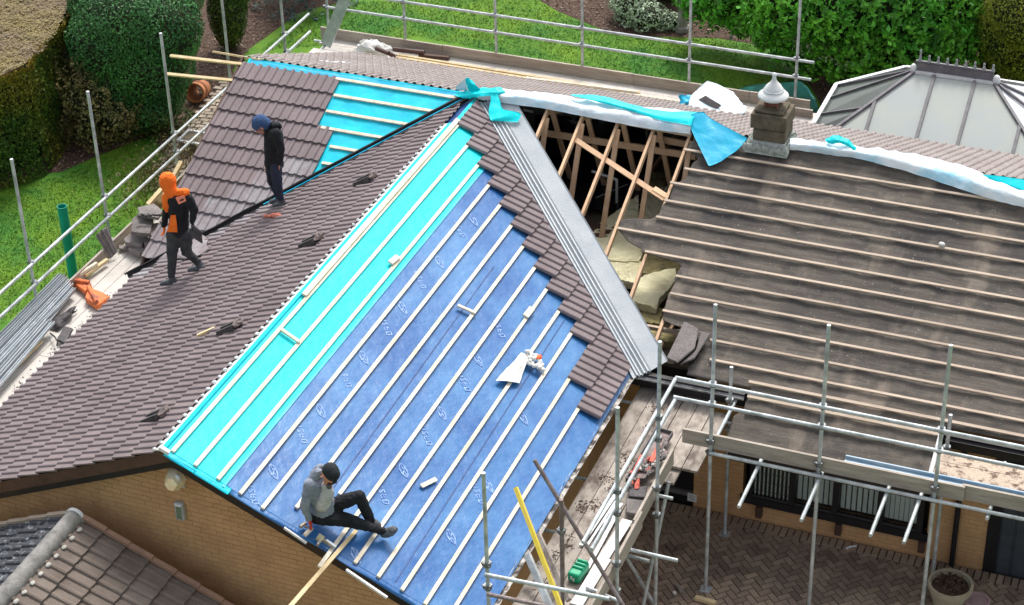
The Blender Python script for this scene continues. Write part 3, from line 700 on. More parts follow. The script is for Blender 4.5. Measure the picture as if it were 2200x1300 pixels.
# eaves
ez = H-4.02*TP
part(MB().box(3.95, bx0, -4.06, -4.02, ez-.24, ez-.03), 'fascia', black_m)
part(MB().box(bx1+.07, 12, -4.06, -4.02, ez-.24, ez-.03), 'fascia', black_m)
part(MB().box(3.95, 12, -4.02, -3.76, ez-.22, ez-.19), 'soffit', black_m)
def gutter(name, a, b, r, m, inv=0):
    a, b = Vector(a), Vector(b); d = (b-a).normalized(); s_ = d.cross(Vector((0, 0, 1))).normalized(); V = []; n = 8
    for p in (a, b):
        for q in (r, r-.006):
            for i in range(n+1):
                t = math.pi*i/n; V.append(p+s_*q*math.cos(t)-Vector((0, 0, q*math.sin(t))))
    k = n+1; F = []
    for i in range(n): F += [(i, i+1, 2*k+i+1, 2*k+i), (k+i+1, k+i, 3*k+i, 3*k+i+1)]
    F += [(0, 2*k, 3*k, k), (n, k+n, 3*k+n, 2*k+n)]
    return ob(name, V, F, m, house)
gutter('gutter', (3.9, -4.10, ez-.04), (bx0, -4.10, ez-.04), .055, mat('gutter_pale', (.42, .42, .42), .6, (.12, .12, .12), scale=6))
gutter('gutter', (bx1+.1, -4.10, ez-.04), (12, -4.10, ez-.04), .055, black_m)
gutter('gutter', (4.03, -9.95, H-4.0*TP-.03), (4.03, -4.0, H-4.0*TP-.03), .05, mat('gutter_worn', (.55, .52, .48), .7, (.05, .04, .035), scale=5, lo=.42, hi=.55))
part(MB().box(3.92, 3.96, -9.98, -4.0, H-4.0*TP-.22, H-4.0*TP-.05), 'fascia', fascia_m)
part(MB().box(3.66, 3.92, -9.8, -4.0, H-4.0*TP-.2, H-4.0*TP-.17), 'soffit', black_m)
# mortar line of the left eave, scalloped by the tile rolls
for sgn in (1,):
    sc = MB()
    for j in range(62):
        v = -10.05+.15*j
        if v > -4.25: break
        sc.blob(WL.p(4.475, v+.037, .018), .03, .04, .03, 6, 4, .3)
    sc.build('eave_filler', mortar_m, house, kind='stuff')
part(MB().box(-4.18, -4.14, -9.98, -4.15, 2.22, 2.42), 'fascia', white_paint)
sc = MB()
for j in range(60):
    v = -10.05+.15*j
    if v > -1.2: break
    sc.blob(WL.p(.145, v+.037+random.uniform(-.01, .01), .026), .03, .028, .022, 6, 4, .7)
sc.build('ridge_filler', white_paint, house, kind='stuff')
# barge boards of the gable; black boards below paint in the verge shade
def barge(fr, u0, u1, h0, h1, y0, y1, m, name='bargeboard'):
    part(MB().hexa([fr.p(u0, y0, h0), fr.p(u1, y0, h0), fr.p(u1, y1, h0), fr.p(u0, y1, h0)], [fr.p(u0, y0, h1), fr.p(u1, y0, h1), fr.p(u1, y1, h1), fr.p(u0, y1, h1)]), name, m)
barge(WL, .0, 4.5, -.18, -.02, -10.02, -9.985, fascia_m)
barge(WL, .0, 4.5, -.29, -.185, -9.97, -9.8, black_m, 'soffit')
barge(WR, .1, 4.45, -.20, -.045, -10.0, -9.96, black_m)
barge(WR, .1, 4.45, -.27, -.205, -9.96, -9.8, black_m, 'soffit')
part(MB().beam(WR.p(-.06, -10.06, .03), WR.p(.08, -10.06, .03), .05, .05, WR.N), 'ridge_end', white_paint)
for (ua, ub_, ya) in ((.02, .45, -10.05), (.45, .95, -10.06)):
    sheet('membrane_skirt', [[WR.p(ua+(ub_-ua)*k/3, -9.98, -.02) for k in range(4)], [WR.p(ua+(ub_-ua)*k/3, ya-.01, -.03-.01*k/3) for k in range(4)], [WR.p(ua+(ub_-ua)*k/3, ya-.02, -.05) for k in range(4)]], cyan_left, house, wr=.008, sub=4)
sheet('membrane_skirt', [[WR.p(.95+3.4*k/8, -9.98, -.028) for k in range(9)], [WR.p(.95+3.4*k/8, -10.05-.02*math.sin(k*2), -.035) for k in range(9)], [WR.p(.95+3.4*k/8, -10.055, -.055-.012*math.sin(k*1.3)) for k in range(9)]], blue_m, house, wr=.010, sub=4)
a, b = WR.at(612, 1132, 0), WR.at(660, 1165, 0)
part(MB().beam(a+Vector((0, -.02, 0)), b+Vector((0, -.02, 0)), .02, .03, WR.N), 'verge_trim', white_paint)
a, b = WR.at(745, 1222, 0), WR.at(833, 1282, 0)
part(MB().beam(a+Vector((0, -.02, 0)), b+Vector((0, -.02, 0)), .03, .03, WR.N), 'verge_trim', white_paint)
# main roof west verge
part(MB().hexa([MF.p(0, -4.2, -.14), MF.p(4.3, -4.1, -.14), MF.p(4.3, -4.14, -.14), MF.p(0, -4.24, -.14)], [MF.p(0, -4.2, .0), MF.p(4.3, -4.1, .0), MF.p(4.3, -4.14, .0), MF.p(0, -4.24, .0)]), 'bargeboard', fascia_m)

# ---- chimney (part of the house)
cx0, cx1, cy0, cy1 = 4.56, 5.10, -.16, .36
ch = part(MB().box(cx0+.03, cx1-.03, cy0+.03, cy1-.03, 4.0, 4.52).add([], []), 'chimney', stone_m)
blk = MB()
def stone(x0, x1, y0, y1, z0, z1):
    s = MB().box(x0, x1, y0, y1, z0, z1); s.V = [v+noise.noise_vector(v*3)*.018 for v in s.V]; o_ = s.build('stone_block', stone_m, ch)
    bv = o_.modifiers.new('b', 'BEVEL'); bv.width = .018; bv.segments = 2
stone(cx0+.02, cx1-.02, cy0+.02, cy1-.02, 4.34, 4.55)
stone(cx0-.02, cx1, cy0-.01, cy1, 4.565, 4.80)
stone(cx0+.02, cx1-.06, cy0+.04, cy1-.06, 4.805, 4.85)
fl = MB()
for i in range(14):
    t = i/13; x = cx0-.06+t*(cx1-cx0+.1); fl.blob((x, cy0-.07, 4.27+random.uniform(-.02, .02)), .045, .06, .07, 7, 5, .4)
for i in range(10):
    t = i/9; fl.blob((cx1+.03, cy0-.06+t*.5, 4.30+random.uniform(-.02, .02)), .05, .05, .07, 7, 5, .4); fl.blob((cx0-.03, cy0-.05+t*.4, 4.28), .05, .05, .06, 7, 5, .4)
fl.hexa([(cx0-.06, cy0-.12, 4.20), (cx1+.06, cy0-.12, 4.20), (cx1+.06, cy1, 4.20), (cx0-.06, cy1, 4.20)], [(cx0, cy0-.02, 4.36), (cx1, cy0-.02, 4.36), (cx1, cy1, 4.36), (cx0, cy1, 4.36)])
fl.build('flashing', lead_m, ch)
pc = Vector(((cx0+cx1)/2-.01, .08, 4.85))
pot = MB()
for (dx, dy) in ((-.11, -.11), (.08, -.11), (-.11, .08), (.08, .08)): pot.box(pc.x+dx, pc.x+dx+.03, pc.y+dy, pc.y+dy+.03, 4.85, 5.06)
pot.box(pc.x-.08, pc.x+.08, pc.y-.075, pc.y+.075, 4.85, 5.05)
pot.build('chimney_pot', mat('pot_red', (.24, .09, .06), .8, (.16, .06, .05), scale=9), ch)
MB().lathe(Matrix.Translation((pc.x, pc.y, 5.0)), [(.0, .0), (.20, .0), (.236, .03), (.228, .055), (.175, .10), (.150, .125), (.142, .15), (.115, .20), (.065, .25), (.034, .30), (.028, .35), (.034, .385), (.02, .41), (0, .415)], 28).build('cowl', white_paint, ch).data.shade_smooth()
MB().lathe(Matrix.Translation((pc.x, pc.y, 5.0)), [(.150, .118), (.158, .124), (.158, .136), (.148, .142)], 28).build('cowl_ring', galv_m, ch)
MB().box(pc.x-.13, pc.x+.13, pc.y-.13, pc.y+.13, 4.85, 4.875).build('pot_base', stone_m, ch)

# ================================================================== CONSERVATORY
cons = thing('conservatory', 'hipped conservatory with pale panelled roof and grey ridge cresting behind the house', 'conservatory', (6.7, 5.5, 0))
ze = 2.42; R1, R2 = Vector((6.02, 5.46, 3.13)), Vector((7.30, 5.46, 3.13))
A = Vector((4.52, 4.02, ze)); Bc = Vector((4.53, 5.77, ze)); Cc = Vector((5.55, 6.86, ze)); Dc = Vector((7.8, 6.86, ze)); Ec = Vector((8.9, 5.8, ze)); Fc = Vector((8.9, 4.02, ze)); h1, h2 = Vector((4.86, 4.02, ze)), Vector((8.52, 4.02, ze))
def pane(pts, m): 
    P = [Vector(p) for p in pts]; MB().prism(P, (0, 0, -.025)).build('roof_panel', m, cons)
def slopept(x, t): # on the front roof plane, t 0 at eave 1 at ridge
    return Vector((x, 4.02+(5.46-4.02)*t, ze+(3.13-ze)*t))
def hipt(x): return max(0, min(1, (x-h1.x)/(R1.x-h1.x))) if x < R1.x else (1 if x < R2.x else max(0, (h2.x-x)/(h2.x-R2.x)))
bx = [h1.x, 5.45, 6.32, 7.02, 7.95, h2.x]
tops = [hipt(x) for x in bx]
bars = MB()
for i in range(5):
    x0, x1 = bx[i], bx[i+1]; P = [slopept(x0, 0), slopept(x1, 0)]
    if tops[i+1] > 0: P.append(slopept(x1, tops[i+1]))
    if x0 < R2.x < x1: P.append(R2.copy())
    if x0 < R1.x < x1: P.append(R1.copy())
    if tops[i] > 0: P.append(slopept(x0, tops[i]))
    pane(P, poly_m)
def gbar(a, b, w=.055, t=.045, m=bar_m, nm='glazing_bar'): MB().beam(Vector(a)+Vector((0, 0, .02)), Vector(b)+Vector((0, 0, .02)), w, t).build(nm, m, cons)
for i in (1, 2, 3, 4): gbar(slopept(bx[i], 0), slopept(bx[i], tops[i]-.01))
gbar(h1, R1); gbar(h2, R2)
L1, L2 = A.lerp(Bc, .33), A.lerp(Bc, .70)
pane([h1, A, L1, h1.lerp(R1, .38)], poly_dark_reflection); pane([h1.lerp(R1, .38), L1, L2, R1], poly_dark_reflection); pane([R1, L2, Bc], poly_dark_reflection)
gbar(L1, h1.lerp(R1, .38), .03); gbar(L2, R1, .03)
pane([R1, Bc, Cc], poly_dark_reflection); gbar(Bc, R1, .03); gbar(Cc, R1, .03)
pane([R1, Cc, Dc, R2], poly_m); pane([R2, Dc, Ec], poly_sky_reflection); pane([R2, Ec, Fc, h2], poly_sky_reflection); gbar(Dc, R2, .04); gbar(Ec, R2, .04); gbar(Ec.lerp(Fc, .5), R2, .04)
for a, b in ((A, Bc), (Bc, Cc), (Cc, Dc), (Dc, Ec), (Ec, Fc)):
    gbar(a, b, .07, .09, white_paint, 'eave_beam')
    MB().prism([a, b, Vector((b.x, b.y, .6)), Vector((a.x, a.y, .6))], (0, .02, 0)).build('side_glazing', glass_m, cons)
    MB().prism([Vector((a.x, a.y, .6)), Vector((b.x, b.y, .6)), Vector((b.x, b.y, 0)), Vector((a.x, a.y, 0))], (0, .1, 0)).build('dwarf_wall', brick_m, cons)
gbar(R1+Vector((-.1, -.06, -.03)), R2+Vector((.1, -.06, -.03)), .05, .05, white_paint, 'ridge_trim')
MB().box(R1.x-.02, R2.x+.02, 5.42, 5.50, 3.15, 3.28).build('ridge_capping', bar_m, cons)
MB().blob((R1.x-.08, 5.44, 3.16), .06, .06, .09).build('ridge_boss', white_paint, cons); MB().blob((R2.x+.08, 5.44, 3.16), .07, .07, .1).build('ridge_boss', white_paint, cons)
MB().box(R1.x-.05, R2.x+.02, 5.44, 5.48, 3.28, 3.32).build('cresting_rail', bar_m, cons)
for i in range(9):
    x = R1.x+.02+(R2.x-R1.x-.02)*i/8; hh = .22 if i == 0 else .13
    MB().lathe(Matrix.Translation((x, 5.46, 3.31)), [(.035, 0), (.028, .04), (.014, hh*.6), (.022, hh*.85), (.012, hh), (0, hh+.01)], 8).build('cresting_finial', mat('cresting_grey', (.26, .27, .27), .7, (.36, .38, .36), scale=20), cons)

# ================================================================== NEIGHBOURING GARAGE
gar = thing('garage', 'low garage roof with lichened left slope and brown right slope below the brick gable', 'garage', (-1.3, -12.5, 0))
gz = 3.12; gR = G(160, 1110, gz); gx = gR.x; gy = gR.y
def gfr(sx):
    f = Frame((sx*CP, 0, -SP), (0, 1, 0), (sx*SP, 0, CP)); f.O = Vector((gx, 0, gz)); return f
GRt, GLf = gfr(1), gfr(-1)
GV, GF = tile_geo(L=.38, W=.36, pw=.18, amp=1.15, th=.026, ht=.028); g_me = mesh('tile', GV, GF, gtile_m); g_me2 = mesh('tile', GV, GF, gtile_lichen)
for fr, me in ((GRt, g_me), (GLf, g_me2)):
    for k in range(0, 11):
        ut = .42+.345*k
        for j in range(0, 11):
            v0 = gy-.36*(j+1)
            if not inview(fr.p(ut-.17, v0+.18, .05), 60): continue
            X, Y = fr.V.copy(), -fr.U; vv = v0
            if X.cross(Y).dot(fr.N) < 0: X = -X; vv += .36
            M = Matrix((X, Y, fr.N)).transposed().to_4x4(); M.translation = fr.p(ut-.38, vv, .012+random.uniform(-.002, .002)); inst('tile', me, M, gar)
rt = MB().lathe(Matrix(((1, 0, 0, gx), (0, 0, -1, gy+.03), (0, 1, 0, gz+.0), (0, 0, 0, 1))), [(.13, 0), (.13, 4.2)], 20)
for q in range(9):
    y1 = gy-.02-q*.44; R = MB().lathe(Matrix(((1, 0, 0, gx), (0, 0, -1, y1), (0, 1, 0, gz-.015), (0, 0, 0, 1))), [(.095, 0), (.118, .0), (.113, .435), (.095, .435)], 22); R.build('ridge_tile', ridge_m, gar)
MB().lathe(Matrix(((1, 0, 0, gx), (0, 0, -1, gy+.035), (0, 1, 0, gz-.015), (0, 0, 0, 1))), [(.0, 0), (.13, 0), (.13, .05), (.115, .05)], 22).build('ridge_end_cap', white_paint, gar)
sc = MB()
for j in range(26): sc.blob(GRt.p(.17, gy-.06-.18*j-.1, .03), .035, .045, .022, 7, 5, .2)
sc.build('ridge_filler', mortar_m, gar, kind='stuff')
for fr, mm_ in ((GRt, mat('verge_clay', (.36, .22, .15), .85, (.28, .17, .12), scale=5, bump=.4)), (GLf, mat('verge_pale', (.42, .34, .27), .85, (.32, .26, .2), scale=5, bump=.4))):
    for k in range(0, 11):
        u0 = .10+.345*k; fr_a, fr_b = fr.p(u0, gy+.02, .052), fr.p(u0+.34, gy+.02, .070)
        MB().beam(fr_a, fr_b, .07, .05, fr.N).build('verge_tile', mm_, gar)
MB().prism([(gx-3.4, gy-.12, 0), (gx+3.4, gy-.12, 0), (gx+3.4, gy-.12, gz-3.4*TP-.05), (gx, gy-.12, gz-.06), (gx-3.4, gy-.12, gz-3.4*TP-.05)], (0, -4.2, 0)).build('wall', brick_m, gar)

# ================================================================== SCAFFOLDS
TR = .026
def stube(parent, name, a, b, m=tube_m, r=TR): return MB().tube(a, b, r, 12).build(name, m, parent, smooth=False)
def coupler(parent, p, ax=None):
    p = Vector(p); g = MB().tube(p-Vector((0, 0, .032)), p+Vector((0, 0, .032)), .050, 10); g.tube(p+Vector((-.06, -.02, .01)), p+Vector((-.02, .06, .01)), .018, 6); g.box(p.x-.055, p.x-.02, p.y-.03, p.y+.03, p.z-.02, p.z+.02); g.tube(p+Vector((.03, -.05, .0)), p+Vector((.03, .05, 0)), .016, 6)
    return g.build('coupler', coupler_m, parent)
def board(parent, x0, x1, y0, y1, z, m=board_m, name='scaffold_board', t=.038): 
    dz = random.uniform(-.004, .004); return MB().box(x0+.004, x1-.004, y0+.004, y1-.004, z-t+dz, z+dz).build(name, m, parent)
# --- front and right scaffold
sf = thing('scaffold', 'tube scaffold with boarded lift in front of the window bay and along the wing eave', 'scaffold', (6.5, -5.5, 0))
YF = -5.5
poles = []
for (px_, x, zt) in ((1536, 5.6, 4.85), (1780, 7.09, 4.86), (2041, 8.63, 4.9), (0, 10.2, 4.85)):
    o = stube(sf, 'pole', (x, YF, 0.05), (x, YF, zt)); coupler(o, (x, YF, 3.60)); coupler(o, (x, YF, 3.28)); coupler(o, (x, YF, 2.66)); coupler(o, (x, YF, 2.48))
    MB().box(x-.075, x+.075, YF-.075, YF+.075, .056, .066).build('base_plate', galv_m, o)
for (x, y, zt) in ((5.5, -4.22, 3.02), (8.56, -4.3, 3.0)):
    o = stube(sf, 'pole', (x, y, .05), (x, y, zt), m=tube_m); coupler(o, (x, y, 2.45)); MB().box(x-.075, x+.075, y-.075, y+.075, .056, .066).build('base_plate', galv_m, o)
for z, x0, x1 in ((3.62, 5.1, 12), (3.30, 5.08, 12)): stube(sf, 'guard_rail', (x0, YF-.05, z), (x1, YF-.05, z))
stube(sf, 'ledger', (5.6, YF-.05, 2.50), (12, YF-.05, 2.50)); stube(sf, 'ledger', (5.45, -4.27, 1.98), (12, -4.27, 1.98))
for x in (6.28, 7.115, 8.02, 8.45): stube(sf, 'putlog', (x, -5.20, 2.445), (x, -6.47, 2.445))
stube(sf, 'putlog', (9.345, -4.3, 2.40), (9.345, -5.63, 2.445)); stube(sf, 'putlog', (5.55, -4.0, 2.39), (5.55, -5.3, 2.39))
# toe boards of the front
for (x0, x1, dy) in ((5.19, 9.0, 0), (8.96, 12.5, .045)): MB().box(x0, x1, YF+.03+dy, YF+.068+dy, 2.52, 2.745).build('toe_board', toe_m, sf)
# decking along the wing (boards run along Y)
zb = 2.20; bxs = [4.10+.228*i for i in range(6)]
for i in range(6):
    x0 = bxs[i]
    if i < 4: board(sf, x0, x0+.225, -7.75, -3.93, zb); board(sf, x0+.01, x0+.235, -11.6, -7.55-.0, zb+.039 if i % 2 else zb+.04)
    else: board(sf, x0, x0+.225, -5.62, -3.95-(.25 if i == 5 else 0), zb)
board(sf, 5.0+.02, 5.22, -5.9, -4.6, zb-.06); 
# boards in front right part
for i in range(3): board(sf, 8.5, 12, -4.42-.228*(i+1), -4.42-.228*i, 2.47, m=mat('chip_littered_board', (.50, .40, .31), .9, (.13, .08, .06), scale=9, lo=.5, hi=.62, bump=.9, bscale=40, fine=.3))
XS = 5.2
for (x, y, zt, zb_) in ((XS, -6.58, 4.87, 0.05), (XS, -8.2, 4.95, .05)):
    o = stube(sf, 'pole', (x, y, zb_), (x, y, zt)); coupler(o, (x, y, 3.70)); coupler(o, (x, y, 3.36)); coupler(o, (x, y, 2.55)); coupler(o, (x, y, 2.10))
for z, zz in ((3.72, 0), (3.38, 0)): stube(sf, 'guard_rail', (XS-.05, -5.72, z), (XS-.05, -9.3 if z > 3.5 else -9.0, z))
for (y0, y1) in ((-5.62, -7.25), (-7.05, -10.4)): MB().box(XS-.11+(.03 if y0 < -6 else 0), XS-.075+(.03 if y0 < -6 else 0), y1, y0, 2.24, 2.50).build('toe_board', toe_m, sf)
pq = [G(1377, 625+405, 2.0)]
stube(sf, 'putlog', (3.9, -7.4, 2.12), (5.75, -7.4, 2.12)); stube(sf, 'putlog', (3.9, -9.3, 2.12), (5.4, -9.3, 2.12)); stube(sf, 'putlog', (3.75, -6.2, 2.12), (5.3, -6.2, 2.12)); stube(sf, 'putlog', (3.75, -4.3, 2.12), (5.55, -4.3, 2.12))
# end of the scaffold nearest the viewer
e = stube(sf, 'pole', (4.15, -9.86, 0.05), (4.15, -9.86, 4.9), r=.025); coupler(e, (4.15, -9.86, 3.55)); coupler(e, (4.15, -9.86, 3.2))
a, b = G(1045, 1229, 3.55), G(1312, 1281, 3.55); stube(sf, 'guard_rail', a+Vector((0, -.05, 0)), b+Vector((0, -.05, 0)))
a, b = G(1050, 1271, 3.2), G(1200, 1300, 3.2); stube(sf, 'guard_rail', a+Vector((0, -.05, 0)), b+Vector((.3, -.05, 0)), m=tube_rust)
p = G(1207, 1080, 3.4); e = stube(sf, 'pole', (p.x, p.y, 1.2), (p.x, p.y, 3.4), m=tube_rust); 
p2 = G(1219, 1262, 3.0); 
q = G(1207, 1078, 3.9); e = stube(sf, 'pole', (4.72, -8.87, 2.2), (4.72, -8.87, 3.93), m=tube_rust); coupler(e, (4.72, -8.87, 3.45))
e = stube(sf, 'brace', G(1148, 988, 4.2), G(1345, 1312, 2.6), m=tube_rust, r=.027)
e = stube(sf, 'brace', G(1437, 1035, 2.2), G(1382, 1300, 0.5)); e = stube(sf, 'brace', G(1344, 1195, 1.2), G(1412, 1310, .1))
stube(sf, 'transom', G(1335, 1190, 1.6), G(1395, 1206, 1.6)); stube(sf, 'transom', G(1260, 1262, 2.3), G(1330, 1292, 2.3)); stube(sf, 'transom', G(1225, 1275, 2.1), G(1312, 1288, 2.1))

# --- left scaffold
sg = thing('scaffold', 'tube scaffold with pale boards along the wing left eave beside the lawn', 'scaffold', (-5, -5, 0))
XL = -5.3
for i, (y, zt) in enumerate(((-7.3, 4.85), (-5.11, 4.83), (-2.96, 4.91), (-.70, 4.89), (1.55, 4.9), (4.0, 5.2))):
    if i == 4: y = PX(485, 80, XL).y
    if i == 5: y = PX(609, 67, XL).y
    o = stube(sg, 'pole', (XL, y, 0), (XL, y, zt)); coupler(o, (XL+.03, y, 3.04)); coupler(o, (XL+.03, y, 2.68))
yr = PX(657, 28, XL).y
stube(sg, 'guard_rail', (XL+.06, -12, 3.04), (XL+.06, yr, 3.04)); stube(sg, 'guard_rail', (XL+.06, -12, 2.68), (XL+.06, yr, 2.68))
for i in range(4):
    x0 = -5.02+.228*i-.02
    for (y0, y1) in ((-12, -6.2-.3*(i % 2)), (-6.2-.3*(i % 2), -2.0-.4*(i % 3))): board(sg, x0, x0+.226, y0, y1, 2.2, m=board_pale)
MB().box(-5.09, -5.052, -6.6, -2.1, 2.19, 2.41).build('toe_board', toe_m, sg); MB().box(-5.09, -5.052, -2.1, -.4, 2.19, 2.41).build('toe_board', toe_m, sg); MB().box(-5.09, -5.052, -12, -6.6, 2.19, 2.41).build('toe_board', toe_m, sg)
for y in (-7.1, -5.0, -2.8, -.6): stube(sg, 'putlog', (-5.5, y, 2.13), (-3.95, y, 2.13))
# --- back scaffold
sb = thing('scaffold', 'tube scaffold with toe board and two guard rails behind the ridge against the far lawn', 'scaffold', (0, 5.2, 0))
YB = 5.25
xs_ = [PY(x, y, YB).x for x, y in ((703, 20), (869, 40), (1065, 60), (1251, 70), (1482, 100), (1713, 120))]
for i, x in enumerate(xs_):
    o = stube(sb, 'pole', (x, YB, 0), (x, YB, 4.3 if i < 5 else 4.9)); coupler(o, (x, YB-.03, 3.13)); coupler(o, (x, YB-.03, 2.79))
stube(sb, 'guard_rail', (PY(703, 16, YB).x, YB-.06, 2.80), (PY(1744, 172, YB).x, YB-.06, 2.78)); stube(sb, 'guard_rail', (xs_[0]+.2, YB-.06, 3.15), (PY(1751, 135, YB).x, YB-.06, 3.12))
xt = [PY(690, 58, 5.2).x, -2.9, .9, 3.1, PY(1742, 215, 5.2).x]
for i in range(4): MB().box(xt[i], xt[i+1]-.01, 5.16+(.01 if i % 2 else 0), 5.198+(.01 if i % 2 else 0), 2.14, 2.37).build('toe_board', toe_m, sb)
for i in range(5):
    for (x0, x1) in ((-5.4+.2*(i % 2), -1.5+.3*(i % 2)), (-1.5+.3*(i % 2), 2.2), (2.2, 4.4)): board(sb, x0, x1, 4.02+.228*i, 4.02+.228*(i+1), 2.15, m=board_pale)
for x in (-5.2, -3, -1, 1, 3): stube(sb, 'putlog', (x-.1, 3.95, 2.08), (x-.1, 5.5, 2.08))
stube(sb, 'putlog', PY(675, 87, 5.0), PY(712, 93, 5.0))
a, b = PY(745, -12, 4.6), PY(700, 96, 4.6)
MB().beam(a, b, .22, .04, (0, -1, .3)).build('scaffold_board', galv_m, sb)
MB().box(PY(1742, 215, 5.2).x-.9, PY(1742, 215, 5.2).x+.1, 4.95, 5.0, 2.0, 2.3).build('toe_board', toe_m, sb)

# ================================================================== LOOSE SHEETS AND CLUTTER
def along(fr, L, hs_): return [fr.at(x, y, h) for (x, y), h in zip(L, hs_)]
# white-backed membrane rolled along the ridge, from the junction to its cyan corner
top = [(1015, 196), (1080, 192), (1160, 198), (1250, 212), (1340, 225), (1420, 232), (1490, 240)]
mid = [(1020, 205), (1090, 206), (1165, 215), (1250, 230), (1330, 244), (1410, 256), (1485, 268)]
low = [(1030, 212), (1085, 222), (1160, 232), (1245, 248), (1330, 265), (1405, 278), (1482, 288)]
sheet('membrane_sheet', [[MF.at(x, y, .02) for x, y in top], [MF.at(x, y-1, .13) for x, y in mid], [MF.at(x, y, .04) for x, y in low]], white_sheet, wr=.03, ws=6, label='white backed membrane folded along the ridge above the open rafters', cat='membrane sheet')
sheet('membrane_sheet', [[MF.at(x, y, .10) for x, y in ((1225, 203), (1290, 205), (1350, 222), (1420, 238), (1500, 240))], [MF.at(x, y, .16) for x, y in ((1235, 207), (1295, 216), (1355, 232), (1420, 248), (1490, 254))], [MF.at(x, y, .145) for x, y in ((1255, 212), (1300, 223), (1360, 240), (1420, 258), (1486, 270))]], cyan_m, wr=.014, label='cyan upper edge of the membrane lying along the ridge near the chimney', cat='membrane sheet')
sheet('membrane_flap', [[MF.at(x, y, h) for x, y, h in r] for r in (((1484, 246, .15), (1510, 240, .17), (1530, 256, .12), (1605, 296, .10)), ((1483, 262, .13), (1505, 275, .12), (1545, 290, .09), (1602, 302, .08)), ((1488, 285, .10), (1510, 302, .09), (1548, 315, .07), (1585, 321, .07)), ((1522, 355, .06), (1526, 356, .05), (1538, 352, .05), (1550, 346, .05)))], cyan_deep, wr=.01, label='bright blue triangular membrane flap hanging down left of the chimney', cat='membrane sheet')
# knot of cyan membrane where the ridges meet
sheet('membrane_bundle', [[MF.at(x, y, h) for x, y, h in r] for r in (((975, 200, .06), (1020, 192, .10), (1062, 190, .14), (1075, 186, .12)), ((985, 208, .10), (1022, 200, .16), (1058, 196, .20), (1085, 198, .12)), ((1010, 212, .08), (1030, 208, .14), (1058, 205, .17), (1075, 205, .08)))], cyan_m, wr=.03, ws=8, label='cyan membrane bunched over the point where the ridges meet', cat='membrane sheet')
sheet('membrane_strip', [[MF.at(x, y, h) for x, y, h in r] for r in (((1055, 192, .20), (1066, 192, .20)), ((1054, 215, .16), (1074, 215, .14)), ((1050, 240, .12), (1082, 234, .12)), ((1054, 257, .10), (1118, 243, .10)), ((1062, 260, .06), (1112, 262, .06)))], cyan_m, wr=.012, ws=6, label='cyan membrane tail hanging over the top of the grey valley', cat='membrane sheet')
sheet('membrane_scrap', [[MF.at(x, y, h) for x, y, h in r] for r in (((1002, 167, .30), (1008, 168, .3), (1014, 172, .26)), ((998, 178, .2), (1012, 182, .24), (1028, 188, .18)), ((1008, 194, .08), (1022, 195, .10), (1040, 193, .06)))], cyan_m, wr=.02, ws=9, label='small cyan fold standing up on the ridge left of the junction', cat='membrane sheet')
sheet('membrane_scrap', [[MF.at(x, y, h) for x, y, h in r] for r in (((1000, 168, .3), (1001, 172, .26)), ((980, 186, .12), (1002, 190, .12)), ((982, 192, .05), (1008, 194, .06)))], white_sheet, wr=.015, ws=9, label='white fold of membrane beside the small cyan fold on the ridge', cat='membrane sheet')
# white roll right of the chimney
def ribbon(L, fr=MF): return [[fr.at(x, y0, h0) for (x, y0, y1, h0, h1) in L], [fr.at(x, (y0+y1)/2-1, max(h0, h1)+.07) for (x, y0, y1, h0, h1) in L], [fr.at(x, y1, h1) for (x, y0, y1, h0, h1) in L]]
sheet('membrane_sheet', ribbon([(1697, 296, 322, .03, .02), (1740, 300, 326, .05, .02), (1790, 306, 334, .06, .02), (1840, 313, 340, .05, .03), (1880, 318, 350, .05, .04), (1940, 326, 366, .06, .04), (2000, 338, 385, .07, .04), (2060, 352, 405, .07, .04), (2130, 380, 428, .07, .03), (2215, 412, 450, .07, .03)]), white_sheet, wr=.03, ws=5, label='long white backed membrane roll along the ridge right of the chimney', cat='membrane sheet')
sheet('membrane_scrap', [[MF.at(x, y, h) for x, y, h in r] for r in (((1772, 300, .12), (1795, 290, .18), (1820, 300, .14), (1840, 318, .12)), ((1778, 306, .14), (1800, 300, .2), (1822, 308, .16), (1838, 322, .12)), ((1790, 310, .12), (1805, 308, .15), (1822, 314, .13), (1832, 324, .1)))], cyan_m, wr=.035, ws=10, label='crumpled cyan scrap on the white roll right of the chimney', cat='membrane sheet')
sheet('membrane_sheet', [[MBK.at(x, y, .02) if False else MF.at(x, y, h) for x, y, h in r] for r in (((2110, 375, .10), (2150, 378, .12), (2215, 388, .12)), ((2140, 390, .08), (2170, 398, .1), (2215, 408, .1)), ((2185, 402, .06), (2200, 410, .08), (2215, 418, .08)))], cyan_m, wr=.012, label='cyan underside of membrane at the right edge of the ridge', cat='membrane sheet')
tarp = sheet('tarpaulin', [[PY(x, y, yy) for x, y, yy in r] for r in (((1520, 174, 4.3), (1545, 182, 4.3), (1575, 198, 4.3)), ((1498, 192, 4.1), (1548, 205, 4.0), (1592, 220, 4.1)), ((1484, 206, 3.8), (1545, 232, 3.6), (1604, 232, 3.7)), ((1478, 236, 3.5), (1560, 246, 3.4), (1592, 249, 3.5)))], white_sheet, wr=.03, ws=4, label='pale sheet crumpled on the back scaffold left of the chimney', cat='sheet')
a, b, c, d_ = PY(1502, 216, 3.72), PY(1517, 208, 3.74), PY(1550, 228, 3.6), PY(1536, 238, 3.6)
MB().prism([a, b, c, d_], (0, -.03, .04)).build('roof_tile', slate_m, label='single grey tile lying on the pale sheet behind the ridge', cat='roof tile')
